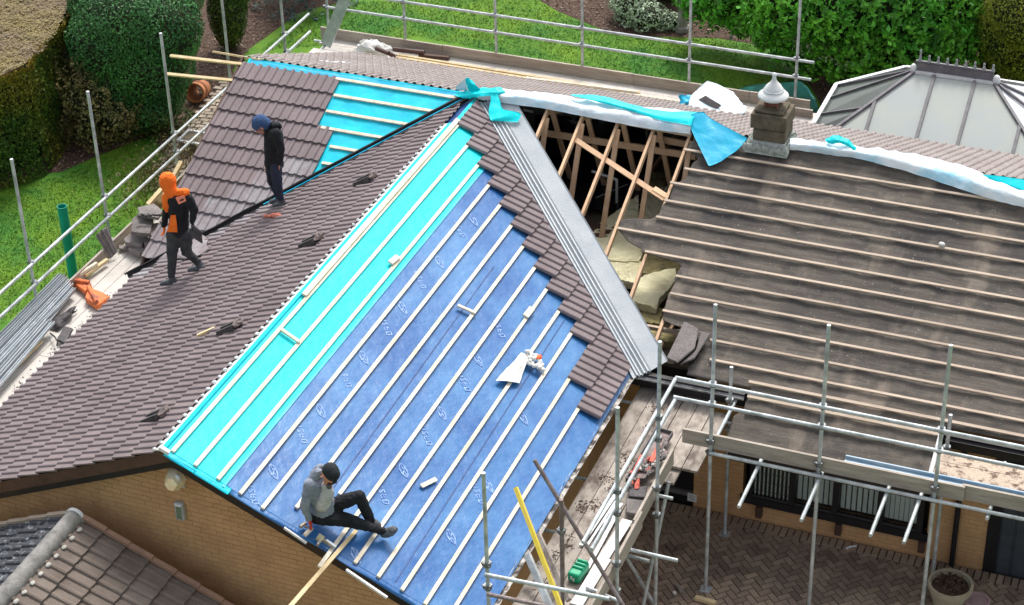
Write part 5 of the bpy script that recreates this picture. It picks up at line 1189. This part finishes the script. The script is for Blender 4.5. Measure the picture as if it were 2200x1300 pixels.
lf_spruce = leafmat('leaf_spruce', (.035, .075, .065), (.07, .12, .10), scale=3)
lf_twig = leafmat('leaf_twiggy', (.20, .16, .06), (.10, .11, .035), scale=3)
lf_white = leafmat('leaf_pale', (.5, .52, .42), (.38, .44, .3), scale=3)
# big clipped hedge at the left: flat brown top and green sides
hp = [(-160, 205), (-60, 185), (0, 163), (45, 143), (85, 112), (118, 75), (140, 30), (158, -10), (175, -60), (150, -200), (-300, -200)]
hz = 2.25
HP = [G(x, y, hz) for x, y in hp]
hedge = thing('clipped_hedge', 'tall clipped hedge with flat brown top at the left of the garden', 'hedge', HP[3].xy.to_3d())
WS = 1
def sample_wall(poly, z0, z1, n, bulge=.0):
    P = []; N = []; segs = [(poly[i], poly[i+1]) for i in range(len(poly)-1)]; L = np.array([(b-a).length for a, b in segs]); pr = L/L.sum()
    for i in rng.choice(len(segs), n, p=pr):
        a, b = segs[i]; t_ = rng.random(); p = a.lerp(b, t_); d = (b-a).normalized(); nn = Vector((-d.y, d.x, 0))*WS; z = z0+(z1-z0)*rng.random()
        o_ = .10*math.sin((p.x+p.y)*2.4)+.08*noise.noise(Vector((p.x*2, p.y*2, z*1.5)))-rng.random()*.06-.25*max(0, (.5-z)); P.append((p.x+nn.x*o_, p.y+nn.y*o_, z)); N.append(tuple(nn+Vector((0, 0, .35))))
    return np.array(P), np.array(N)
side = [p for p in HP[:9]]
P, N = sample_wall(side, .02, hz, 30000); 
leaf_mesh('hedge_side', P, N, .06, lf_hedge, hedge, aspect=.6)
def inpoly(x, y, poly):
    c_ = False; j = len(poly)-1
    for i in range(len(poly)):
        if ((poly[i].y > y) != (poly[j].y > y)) and x < (poly[j].x-poly[i].x)*(y-poly[i].y)/(poly[j].y-poly[i].y)+poly[i].x: c_ = not c_
        j = i
    return c_
xs0, xs1 = min(p.x for p in HP), max(p.x for p in HP); ys0, ys1 = min(p.y for p in HP), max(p.y for p in HP)
P = []
while len(P) < 42000:
    x, y = rng.uniform(max(xs0, -16), xs1), rng.uniform(ys0, min(ys1, 11))
    if inpoly(x, y, HP): P.append((x, y, hz+.05*noise.noise(Vector((x*3, y*3, 0)))-rng.random()*.05+.03))
leaf_mesh('hedge_top', np.array(P), np.tile([0, 0, 5.], (len(P), 1)), .05, lf_hedgetop, hedge, aspect=.5)
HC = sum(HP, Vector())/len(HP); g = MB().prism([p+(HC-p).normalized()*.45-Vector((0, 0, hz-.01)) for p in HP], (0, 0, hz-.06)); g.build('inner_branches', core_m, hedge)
MB().prism([p+(HC-p).normalized()*.06-Vector((0, 0, .07)) for p in HP], (0, 0, .05)).build('clipped_top', mat('hedge_top_thatch', (.13, .09, .055), .95, (.17, .13, .04), scale=1.2, bump=.8, bscale=30, fine=.3), hedge)
# orange tinged rim
rim = [p for p in HP[:9]]; P, N = sample_wall(rim, hz-.14, hz+.02, 3500)
leaf_mesh('hedge_rim', P, N, .06, leafmat('leaf_rim', (.28, .19, .02), (.22, .20, .03), scale=2), hedge)
# rounded privet
c = G(300, 262)
RL = []
for (x, y, z_, a_, c_) in ((275, 50, 2.2, 1.12, .95), (330, 60, 2.1, 1.0, .9), (235, 95, 1.9, .85, .85), (300, 120, 1.5, 1.15, 1.1), (255, 165, 1.1, .95, .9), (320, 170, 1.0, .75, .95), (300, 215, .6, .85, .6), (320, -10, 2.5, 1.1, .8), (250, 0, 2.4, 1.0, .8)):
    p = G(x, y, z_); RL.append((p.x, p.y, z_, a_, a_*.95, c_))
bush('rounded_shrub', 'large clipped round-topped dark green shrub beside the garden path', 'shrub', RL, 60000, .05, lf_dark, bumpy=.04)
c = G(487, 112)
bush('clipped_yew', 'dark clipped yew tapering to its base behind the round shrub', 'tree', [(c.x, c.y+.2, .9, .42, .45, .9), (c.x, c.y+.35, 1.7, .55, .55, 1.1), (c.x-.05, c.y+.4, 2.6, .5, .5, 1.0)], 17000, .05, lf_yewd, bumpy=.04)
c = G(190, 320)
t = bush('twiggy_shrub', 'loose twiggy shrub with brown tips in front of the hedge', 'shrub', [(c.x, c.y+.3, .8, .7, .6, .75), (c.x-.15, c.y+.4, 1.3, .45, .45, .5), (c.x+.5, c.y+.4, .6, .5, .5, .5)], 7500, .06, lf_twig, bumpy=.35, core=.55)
g = MB()
for i in range(90):
    a_ = random.random()*6.28; r_ = random.uniform(.3, .95); z_ = random.uniform(.4, 1.95); g.tube((c.x, c.y+.3, .2), (c.x+math.cos(a_)*r_*.9, c.y+.3+math.sin(a_)*r_*.7, z_), .008, 4, .002)
g.build('twigs', bark_m, t)
c = G(300, 300)
bush('low_shrub', 'low dark shrub at the foot of the round shrub', 'shrub', [(c.x, c.y+.4, .35, .8, .5, .4), (c.x-.9, c.y+.4, .35, .6, .5, .4)], 6000, .06, lf_yewd, bumpy=.3, trunk=False, core=.7)
# blue spruce
c = G(655, -5); sp_ = thing('blue_spruce', 'blue green spruce with layered branches behind the left scaffold poles', 'tree', c)
P = []; N = []
for k_ in range(9):
    z_ = .35+k_*.33; R_ = 1.35*(1-k_/10)
    for b_ in range(13):
        a_ = b_*math.tau/13+k_*.7+rng.random()*.3
        for s_ in range(95):
            r_ = R_*(rng.random()**.6); w_ = rng.normal(0, .07+.05*(1-r_/R_)); P.append((c.x+math.cos(a_)*r_-math.sin(a_)*w_, c.y+math.sin(a_)*r_+math.cos(a_)*w_, z_-r_*.22+rng.normal(0, .03))); N.append((math.cos(a_)*.3, math.sin(a_)*.3, 1))
leaf_mesh('foliage', P, N, .085, lf_spruce, sp_, aspect=.4); MB().tube(c, c+Vector((0, 0, 3.3)), .08, 8, .02).build('trunk', bark_m, sp_)
# dry stalks near the left scaffold
c = G(345, 395); t = thing('dry_plant', 'tangle of dry brown stalks between lawn and house corner', 'plant', c); g = MB()
for i in range(170):
    a_ = random.random()*6.28; r_ = random.random()*.7; b0 = c+Vector((math.cos(a_)*r_*.8, math.sin(a_)*r_*1.4, 0)); g.tube(b0, b0+Vector((random.gauss(0, .12), random.gauss(0, .12), random.uniform(.2, .65))), .006, 4, .002)
g.build('stalks', mat('dry_stalk', (.22, .16, .09), .9, (.12, .09, .05), scale=9), t)
P = rng.normal(0, 1, (2200, 3))*np.array([.42, .75, .12])+np.array([c.x, c.y, .28]); P[:, 2] = np.abs(P[:, 2]); leaf_mesh('foliage', P, rng.normal(0, 1, (2200, 3)), .05, lf_twig, t)
# silver shrub, dark yew behind the pedestal, laurels, cone yew on the right
c = G(1370, 66)
bush('silver_shrub', 'low silvery shrub at the edge of the far lawn', 'shrub', [(c.x-.3, c.y+.35, .35, .42, .4, .42), (c.x+.15, c.y+.2, .25, .45, .35, .3), (c.x-.5, c.y+.7, .5, .35, .4, .4), (c.x+.6, c.y+.35, .16, .35, .25, .18)], 5200, .055, lf_silver, bumpy=.3, trunk=False, core=.7)
c = G(1400, 25)
bush('dark_yew', 'very dark yew behind the silvery shrub', 'shrub', [(c.x+.1, c.y+.8, .8, .75, .7, .9), (c.x-.4, c.y+1.2, 1.3, .7, .7, .9)], 9000, .05, lf_yewd, bumpy=.15)
LL = []
for (x, y, z_, r_) in ((1530, -20, 1.3, .7), (1580, -15, 1.4, .8), (1655, 5, 1.3, .85), (1700, 45, 1.1, .8), (1740, 75, 1.0, .75), (1790, 60, 1.3, .95), (1850, 60, 1.4, 1.0), (1850, 120, .8, .7), (1900, 100, 1.1, .85), (1950, 60, 1.5, 1.0), (1995, 80, 1.3, .85), (2035, 70, 1.4, .75), (1720, 0, 2.0, 1.0), (1810, -10, 2.2, 1.1), (1900, -10, 2.2, 1.1), (1990, -10, 2.2, 1.1), (2040, 0, 2.0, .85)):
    p = G(x, y, z_); LL.append((p.x, p.y, z_, r_, r_*.9, r_*.9))
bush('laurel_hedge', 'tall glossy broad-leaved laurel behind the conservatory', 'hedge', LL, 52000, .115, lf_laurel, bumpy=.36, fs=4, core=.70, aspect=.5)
c = G(1770, 105, .9)
P = rng.normal(0, 1, (500, 3))*np.array([.38, .12, .14])+np.array([c.x-.02, c.y-.75, 1.25]); P[:, 2] -= (P[:, 0]-c.x)*.35
leaf_mesh('pale_sprays', P, rng.normal(0, 1, (500, 3)), .05, lf_white, kind='stuff', label='spray of tiny pale flowers in front of the laurel', cat='plant')
CL = []
for (x, y, z_, a_, c_) in ((2205, 120, .9, 1.1, .95), (2208, 60, 1.8, 1.0, 1.0), (2215, 5, 2.7, .85, .95)):
    p = G(x, y, z_); CL.append((p.x, p.y, z_, a_, a_, c_))
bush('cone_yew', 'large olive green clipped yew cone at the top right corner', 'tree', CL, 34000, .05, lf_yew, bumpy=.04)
c = G(1790, 165)
bush('brown_shrub', 'low brown-green ground shrub between netting and laurel', 'shrub', [(c.x, c.y+.4, .2, .7, .5, .25), (c.x+.6, c.y+.6, .2, .7, .5, .3)], 3500, .05, lf_twig, bumpy=.3, trunk=False, core=.6)
# litter of chips and leaves on the soil beds
P = []
for (poly, n_) in (([G(x, y) for x, y in ((0, 405), (130, 370), (330, 288), (400, 330), (515, 195), (500, 150), (560, 88), (640, 30), (500, -10), (430, 100), (420, 200), (330, 280), (130, 330), (0, 350))], 9000), ([G(x, y) for x, y in ((1140, -10), (1200, 25), (1320, 75), (1420, 80), (1540, 82), (1640, 98), (1700, 130), (1745, 190), (1830, 240), (1830, 120), (1700, 80), (1560, 30), (1480, 0), (1200, -20))], 9000)):
    x0, x1, y0, y1 = min(p.x for p in poly), max(p.x for p in poly), min(p.y for p in poly), max(p.y for p in poly); k_ = 0
    while k_ < n_:
        x, y = rng.uniform(x0, x1), rng.uniform(y0, y1)
        if inpoly(x, y, poly): P.append((x, y, .015+rng.random()*.02))
        k_ += 1
leaf_mesh('bark_chippings', np.array(P), np.tile([0, 0, 1.], (len(P), 1)), .05, leafmat('chip', (.13, .075, .05), (.22, .15, .11), scale=20, var=.7), kind='stuff', label='bark chippings and fallen leaves covering the garden beds', cat='bark chippings')
# grass blades near the lawn edges
P = []
for (poly, n_) in (([G(x, y) for x, y in ((0, 700), (-60, 560), (0, 410), (130, 380), (330, 295), (400, 400), (150, 600))], 26000), ([G(x, y) for x, y in ((560, 110), (640, 40), (760, 5), (1140, -8), (1200, 28), (1320, 78), (1540, 85), (1640, 100), (1745, 195), (1500, 190), (900, 80))], 60000)):
    x0, x1, y0, y1 = min(p.x for p in poly), max(p.x for p in poly), min(p.y for p in poly), max(p.y for p in poly); k_ = 0
    while k_ < n_:
        x, y = rng.uniform(x0, x1), rng.uniform(y0, y1); k_ += 1
        if inpoly(x, y, poly): P.append((x, y, .012+rng.random()*.015))
leaf_mesh('grass', np.array(P), np.tile([.0, 0, .6], (len(P), 1))+rng.normal(0, .5, (len(P), 3)), .05, leafmat('grass_blade', (.045, .172, .014), (.122, .24, .010), scale=.55, var=.14), kind='stuff', label='short mown grass of the garden lawns', cat='grass', aspect=.25)

# ================================================================== PEOPLE
HF = Vector((CF.x, CF.y, 0)).normalized(); HR = Vector((HF.y, -HF.x, 0))
def capsule(g, a, b, ra, rb, n=14):
    a, b = Vector(a), Vector(b); L = (b-a).length
    if L < 1e-4: g.blob(a, ra, ra, ra, n, 8); return
    d = (b-a)/L; X = d.orthogonal().normalized(); Y = d.cross(X); M = Matrix((X, Y, d)).transposed().to_4x4(); M.translation = a
    pr = [(max(ra*math.sin(t*math.pi/8), .0005), -ra*math.cos(t*math.pi/8)) for t in range(0, 5)]+[(max(rb*math.cos(t*math.pi/8), .0005), L+rb*math.sin(t*math.pi/8)) for t in range(0, 5)]
    k0 = len(g.V); g.lathe(M, pr, n); e = len(g.V); g.F.append(tuple(range(k0+n-1, k0-1, -1))); g.F.append(tuple(range(e-n, e)))
def seglist(J, S): return [(J[a][0], J[b][0], J[a][1]*(sc_ if isinstance(sc_, float) else 1), J[b][1]*(sc_ if isinstance(sc_, float) else 1), m_) for a, b, m_, sc_ in [(x+(1.0,))[:4] for x in S]]
def fleshed(name, segs, parent=None, voxel=.012, smooth=6, folds=0, **k):
    """tapered limbs fused into one continuous skin; each face takes the material of its nearest limb"""
    g = MB()
    for a, b, ra, rb, m_ in segs: capsule(g, a, b, ra, rb)
    me = bpy.data.meshes.new('tmp'); me.from_pydata([tuple(v) for v in g.V], [], g.F); me.update()
    o = bpy.data.objects.new('tmp', me); COL.objects.link(o)
    r = o.modifiers.new('r', 'REMESH'); r.mode = 'VOXEL'; r.voxel_size = voxel; r.use_smooth_shade = True
    s_ = o.modifiers.new('s', 'SMOOTH'); s_.factor = .5; s_.iterations = smooth
    ev = o.evaluated_get(bpy.context.evaluated_depsgraph_get()); m2 = bpy.data.meshes.new_from_object(ev)
    bpy.data.objects.remove(o)
    mats = []; 
    for sg_ in segs:
        if sg_[4] not in mats: mats.append(sg_[4])
    m2.materials.clear()
    for q in mats: m2.materials.append(q)
    n = len(m2.polygons); C_ = np.empty(n*3); m2.polygons.foreach_get('center', C_); C_ = C_.reshape(-1, 3); best = np.full(n, 1e9); idx = np.zeros(n, int)
    for a, b, ra, rb, m_ in segs:
        a_, b_ = np.array(a), np.array(b); d = b_-a_; L2 = max(d @ d, 1e-9); t = np.clip(((C_-a_) @ d)/L2, 0, 1); dist = np.linalg.norm(C_-a_-t[:, None]*d, axis=1)/(ra+(rb-ra)*t)
        w_ = dist < best; best[w_] = dist[w_]; idx[w_] = mats.index(m_)
    m2.polygons.foreach_set('material_index', idx.astype(np.int32)); m2.polygons.foreach_set('use_smooth', np.ones(n, bool))
    nv = len(m2.vertices); V = np.empty(nv*3); m2.vertices.foreach_get('co', V); V = V.reshape(-1, 3)
    if folds:
        for i in range(nv):
            p = Vector(V[i]); q = noise.noise_vector(p*9)*folds+noise.noise_vector(Vector((p.x*20, p.y*20, p.z*34)))*folds*.7; V[i] += q
    org = np.array([(V[:, 0].min()+V[:, 0].max())/2, (V[:, 1].min()+V[:, 1].max())/2, V[:, 2].min()]); V = V-org
    m2.vertices.foreach_set('co', V.ravel()); m2.update(); m2.name = name
    oo = bpy.data.objects.new(name, m2); oo.matrix_basis = Matrix.Translation(Vector(org)); put(oo, parent); return setp(oo, **k)
def hand(name, wrist, d, side, m_, parent, curl=.5, s=1.0):
    """palm, four fingers of different length with two bends and a thumb from the side of the palm"""
    d = Vector(d).normalized(); n_ = Vector(side).normalized(); n_ = (n_-d*n_.dot(d)).normalized(); u_ = d.cross(n_); w_ = Vector(wrist); S = []
    for k_, off in enumerate((-.03, -.01, .01, .03)): S.append((w_+d*.01*s+u_*off*.6*s, w_+d*.085*s+u_*off*s, .016*s, .013*s, m_))
    for k_, (off, L) in enumerate(((-.03, .06), (-.01, .075), (.01, .08), (.03, .07))):
        b0 = w_+d*.088*s+u_*off*s; d1 = (d*math.cos(curl)+n_*math.sin(curl)).normalized(); b1 = b0+d1*L*.5*s; d2 = (d*math.cos(curl*2.2)+n_*math.sin(curl*2.2)).normalized(); b2 = b1+d2*L*.5*s
        S += [(b0, b1, .011*s, .010*s, m_), (b1, b2, .010*s, .008*s, m_)]
    t0 = w_+d*.03*s+u_*.034*s; t1 = t0+(d*.6+u_*.7+n_*.3).normalized()*.04*s; t2 = t1+(d*.8+u_*.1+n_*.6).normalized()*.03*s
    S += [(t0, t1, .014*s, .012*s, m_), (t1, t2, .012*s, .009*s, m_)]
    return fleshed(name, S, parent, voxel=.005, smooth=2)
def head(parent, c, fwd, up, s=1.0, r=.10):
    """skull, jaw, nose, brow, ears and eyes as one skin plus eye meshes"""
    f_ = Vector(fwd).normalized(); u_ = Vector(up); u_ = (u_-f_*u_.dot(f_)).normalized(); l_ = u_.cross(f_); c = Vector(c); S = []
    q = lambda a, b, d: c+f_*a*s+l_*b*s+u_*d*s
    S += [(q(-.02, 0, .02), q(.02, 0, .02), .092*s, .088*s, skin_m), (q(.045, 0, -.03), q(.055, 0, -.085), .062*s, .038*s, skin_m), (q(.09, 0, .0), q(.118, 0, -.035), .010*s, .016*s, skin_m),
          (q(.075, -.04, .012), q(.075, .04, .012), .022*s, .022*s, skin_m), (q(.09, -.02, -.062), q(.09, .02, -.062), .012*s, .012*s, skin_m), (q(0, .09, -.01), q(-.01, .095, -.035), .016*s, .012*s, skin_m), (q(0, -.09, -.01), q(-.01, -.095, -.035), .016*s, .012*s, skin_m)]
    h = fleshed('head', S, parent, voxel=.007, smooth=3)
    for b in (-.033, .033): MB().blob(q(.085, b, -.012), .013*s, .013*s, .010*s, 8, 6).build('eye', black_m, h)
    return h, q
def ppx(ref, x, y, d=0):
    """point on the upright plane through ref that faces the viewer's side, d metres behind it"""
    o = ref+HF*d; r_ = ray(x, y); return CAM+r_*((o-CAM).dot(HF)/r_.dot(HF))
# ---- standing roofer in black
ref = WL.at(601, 440, .03)
pj = lambda x, y, d, r: (ppx(ref, x, y, d), r)
J = dict(neck=pj(577, 278, 0, .075), chest=pj(588, 292, 0, .155), belly=pj(588, 322, 0, .15), hips=pj(589, 350, 0, .15), sn=pj(592, 286, -.14, .085), en=pj(604, 322, -.19, .062), wn=pj(600, 350, -.12, .045),
         sf_=pj(588, 286, .14, .085), ef=pj(585, 322, .19, .062), wf=pj(577, 350, .12, .045), hn=pj(592, 358, -.08, .105), hf=pj(584, 358, .08, .105), kn=pj(596, 394, -.09, .075), kf=pj(584, 389, .09, .075), an=pj(604, 428, -.08, .05), af=pj(598, 423, .08, .05),
         tn=pj(590, 441, -.10, .038), tf=pj(583, 434, .07, .038), bn_=pj(609, 437, -.08, .045), bf=pj(601, 430, .08, .045))
S = [('neck', 'chest', jacket_blk), ('chest', 'belly', jacket_blk), ('belly', 'hips', jacket_blk), ('sn', 'sf_', jacket_blk), ('chest', 'sn', jacket_blk), ('chest', 'sf_', jacket_blk), ('sn', 'en', jacket_blk), ('en', 'wn', jacket_blk), ('sf_', 'ef', jacket_blk), ('ef', 'wf', jacket_blk),
     ('hips', 'hn', trouser_navy), ('hips', 'hf', trouser_navy), ('hn', 'kn', trouser_navy), ('kn', 'an', trouser_navy), ('hf', 'kf', trouser_navy), ('kf', 'af', trouser_navy), ('bn_', 'tn', boot_m), ('bf', 'tf', boot_m), ('an', 'bn_', boot_m), ('af', 'bf', boot_m)]
pb_ = fleshed('person', seglist(J, S), None, folds=.010, label='standing roofer in black jacket and blue beanie looking down at the valley', cat='person')
fw = (-HR*.75-Vector((0, 0, .65))).normalized(); hc = ppx(ref, 561, 268, 0)
h_, q_ = head(pb_, hc, fw, -HR*.6+Vector((0, 0, 1)), s=1.12)
fleshed('beanie', [(q_(-.03, 0, .035), q_(.0, 0, .045), .118, .112, beanie_blue), (q_(-.05, 0, -.02), q_(.03, 0, .03), .10, .10, beanie_blue)], h_, voxel=.008, smooth=3, folds=.004)
fleshed('hood', [(ppx(ref, 588, 266, 0), ppx(ref, 600, 272, 0), .05, .045, jacket_blk), (ppx(ref, 590, 270, -.08), ppx(ref, 590, 270, .08), .05, .05, jacket_blk)], pb_, voxel=.01, smooth=3, folds=.01)
hand('hand', J['wn'][0], Vector((-.1, 0, -1)), -HR, skin_m, pb_, s=1.05); hand('hand', J['wf'][0], Vector((-.1, 0, -1)), -HR, skin_m, pb_, s=1.05)
fleshed('knee_pad', [(ppx(ref, 582, 384, -.02), ppx(ref, 583, 392, -.02), .055, .05, jacket_blk)], pb_, voxel=.01)
# ---- roofer with the orange hood
ref = WL.at(362, 612, .03)
W_ = lambda x, y, h, r: (WL.at(x, y, h), r)
J = dict(neck=pj(365, 412, 0, .07), chest=pj(382, 432, 0, .16), belly=pj(384, 462, 0, .15), hips=pj(385, 492, 0, .145), sl=pj(360, 425, .10, .082), el=pj(357, 458, .16, .058), wl=pj(353, 484, .14, .042), sr=pj(403, 427, -.10, .085), er=pj(417, 450, -.14, .062), wr_=pj(413, 476, -.16, .045),
         hl=pj(373, 506, .05, .11), hr=pj(397, 502, -.02, .11), kl=pj(370, 550, .0, .078), al=pj(367, 592, .0, .052), kr=pj(402, 541, 0, .08), ar=pj(425, 566, 0, .052))
J['neck'] = pj(368, 410, 0, .07)
J['al'] = W_(368, 594, .14, .052); J['bl'] = W_(374, 603, .055, .062); J['tl'] = W_(351, 610, .045, .052); J['ar'] = W_(426, 564, .15, .052); J['br'] = W_(433, 575, .055, .062); J['tr_'] = W_(410, 581, .045, .052)
dl = (J['al'][0]-ref).dot(HF); dr = (J['ar'][0]-ref).dot(HF)
J['kl'] = pj(370, 550, dl*.6, .078); J['kr'] = pj(401, 541, dr*.6, .08)
S = [('neck', 'chest', jacket_blk), ('chest', 'belly', jacket_blk), ('belly', 'hips', jacket_blk), ('chest', 'sl', jacket_blk), ('chest', 'sr', jacket_blk), ('sl', 'el', jacket_blk), ('el', 'wl', jacket_blk), ('sr', 'er', jacket_blk), ('er', 'wr_', jacket_blk),
     ('hips', 'hl', trouser_grey), ('hips', 'hr', trouser_grey), ('hl', 'kl', trouser_grey), ('kl', 'al', trouser_grey), ('hr', 'kr', trouser_grey), ('kr', 'ar', trouser_grey), ('al', 'bl', boot_m), ('bl', 'tl', boot_m), ('ar', 'br', boot_m), ('br', 'tr_', boot_m)]
po = fleshed('person', seglist(J, S), None, folds=.012, label='roofer walking down the left slope in orange hood and black jacket, carrying a tile', cat='person')
hc = ppx(ref, 357, 394, 0); h_, q_ = head(po, hc, (-HR+HF*.35-Vector((0, 0, .45))).normalized(), Vector((0, 0, 1)), s=1.0)
fleshed('hood', [(ppx(ref, 360, 387, 0), ppx(ref, 359, 392, 0), .125, .12, orange_fab), (ppx(ref, 362, 400, 0), ppx(ref, 370, 414, 0), .105, .10, orange_fab), (ppx(ref, 362, 420, .06), ppx(ref, 398, 413, -.08), .075, .065, orange_fab), (ppx(ref, 358, 424, .0), ppx(ref, 356, 444, -.02), .07, .055, orange_fab), (ppx(ref, 360, 440, -.04), ppx(ref, 359, 452, -.03), .05, .035, orange_fab)], po, voxel=.009, smooth=4, folds=.010)
sheet('vest_flap', [[ppx(ref, x, y, d) for x, y, d in r] for r in (((367, 462, -.17), (377, 462, -.17)), ((362, 485, -.18), (380, 482, -.18)), ((358, 498, -.16), (381, 499, -.17)))], orange_fab, po, wr=.012, ws=8)
sheet('back_print', [[ppx(ref, x, y, d) for x, y, d in r] for r in (((377, 425, -.185), (396, 420, -.18)), ((384, 439, -.19), (400, 432, -.185)))], mat('print_coral', (.95, .30, .18), .7), po, wr=.003)
sheet('back_print_mark', [[ppx(ref, x, y, d) for x, y, d in r] for r in (((386, 430, -.20), (394, 427, -.20)), ((387, 433, -.20), (395, 430, -.20)))], black_m, po, wr=.003, sub=2)
hand('glove', J['wl'][0], Vector((-.1, 0, -1)), -HR, orange_fab, po, curl=.35, s=1.15); hand('glove', J['wr_'][0], Vector((.1, 0, -1)), -HR, jacket_blk, po, curl=.6, s=1.1)
t = thing('carried_tile', 'dark roof tile held low in the hand of the man in orange', 'roof tile', ppx(ref, 425, 504, -.2))
P = [ppx(ref, x, y, d) for x, y, d in ((410, 481, -.20), (433, 498, -.24), (435, 524, -.24), (411, 509, -.20))]
MB().prism(P, HF*.03).build('slab', tile_dark, t)
MB().beam(P[0].lerp(P[3], .5)-HF*.01, P[1].lerp(P[2], .5)-HF*.01, .03, .02, HF).build('rib', tile_dark, t)
# ---- seated roofer
ref = WR.at(692, 1116, .10)
Z_ = lambda x, y, h, r: (WR.at(x, y, h), r)
J = dict(neck=pj(694, 1030, 0, .07), chest=pj(683, 1048, 0, .155), belly=pj(690, 1076, 0, .15), hips=Z_(692, 1100, .17, .15), sn=pj(668, 1042, -.10, .085), en=pj(654, 1086, -.16, .06), wn=pj(664, 1116, -.14, .042), sf_=pj(694, 1046, .16, .08), ef=pj(706, 1072, .20, .058), wf=pj(712, 1090, .12, .04),
         hn=Z_(684, 1107, .16, .115), kn=Z_(754, 1119, .20, .085), an=Z_(822, 1142, .10, .052), hn2=Z_(828, 1146, .07, .062), tn=Z_(846, 1139, .18, .055), hf=Z_(706, 1090, .22, .105), kf=Z_(771, 1066, .52, .082), af=Z_(798, 1120, .10, .052), tf=Z_(812, 1128, .05, .045))
S = [('neck', 'chest', hoodie_grey), ('chest', 'belly', hoodie_grey), ('belly', 'hips', hoodie_grey), ('chest', 'sn', hoodie_grey), ('chest', 'sf_', hoodie_grey), ('sn', 'en', hoodie_grey), ('en', 'wn', hoodie_grey), ('sf_', 'ef', hoodie_grey), ('ef', 'wf', hoodie_grey),
     ('hips', 'hn', jacket_blk), ('hn', 'kn', jacket_blk), ('kn', 'an', jacket_blk), ('hips', 'hf', jacket_blk), ('hf', 'kf', jacket_blk), ('kf', 'af', jacket_blk), ('an', 'hn2', boot_m), ('hn2', 'tn', boot_m), ('af', 'tf', boot_m)]
ps = fleshed('person', seglist(J, S), None, folds=.012, label='seated roofer in grey hoodie and black cap with one knee raised', cat='person')
fw = (HR*.45-HF*.75-Vector((0, 0, .75))).normalized(); hc = ppx(ref, 707, 1020, -.12)
h_, q_ = head(ps, hc, fw, Vector((0, 0, 1))+HR*.5, s=1.05)
fleshed('cap', [(q_(-.03, 0, .045), q_(.01, 0, .05), .105, .10, cap_black), (q_(.06, 0, .055), q_(.10, 0, .04), .055, .03, cap_black)], h_, voxel=.008, smooth=3)
MB().pipe([q_(.095, -.07, -.005), q_(.11, -.03, -.01), q_(.11, .03, -.01), q_(.095, .07, -.005)], .010, 6).build('glasses', cap_black, h_)
fleshed('dust_mask', [(q_(.10, 0, -.06), q_(.115, 0, -.075), .042, .036, mat('mask_grey', (.08, .08, .09), .6))], h_, voxel=.008)
fleshed('hood', [(ppx(ref, 676, 1018, .02), ppx(ref, 688, 1006, .05), .065, .06, hoodie_grey), (ppx(ref, 672, 1030, -.04), ppx(ref, 684, 1016, -.02), .065, .06, hoodie_grey)], ps, voxel=.01, folds=.012)
fleshed('shirt_front', [(ppx(ref, 700, 1044, -.12), ppx(ref, 704, 1060, -.12), .06, .085, shirt_pale), (ppx(ref, 700, 1066, -.12), ppx(ref, 692, 1084, -.10), .09, .095, shirt_pale)], ps, voxel=.01, folds=.012)
hand('glove', J['wn'][0], WR.at(672, 1134, .04)-J['wn'][0], WR.N*-1, red_m, ps, curl=.35, s=1.15); hand('glove', J['wf'][0], HR*.5-Vector((0, 0, .8)), -HF, red_m, ps, curl=.5)
# nail gun and hammer
t = thing('nail_gun', 'cream and steel nail gun lying on the blue membrane by the seated roofer', 'nail gun', WR.at(698, 1160, 0))
A_, B_ = WR.at(682, 1152, .06), WR.at(716, 1174, .04)
MB().tube(A_, A_.lerp(B_, .35), .045, 12).build('motor_housing', mat('tool_cream', (.62, .57, .38), .5, (.35, .3, .18), scale=25), t); MB().tube(A_.lerp(B_, .3), B_, .026, 8).build('barrel', steel_m, t); MB().beam(A_.lerp(B_, .5)+WR.N*.01, B_+WR.U*.03, .03, .05, WR.N).build('magazine', galv_m, t)
MB().beam(A_.lerp(B_, .2), A_.lerp(B_, .2)+WR.U*.02-WR.V*.12, .03, .035, WR.N).build('handle', steel_m, t); MB().tube(B_, B_+(B_-A_).normalized()*.03, .012, 6).build('nose', black_m, t)
t = thing('hammer', 'steel claw hammer beside the red glove of the seated roofer', 'hammer', WR.at(650, 1130, 0))
MB().tube(WR.at(645, 1132, .03), WR.at(656, 1124, .03), .024, 8).build('hammer_head', steel_m, t); MB().tube(WR.at(650, 1128, .03), WR.at(668, 1137, .03), .013, 8).build('hammer_handle', coupler_m, t)
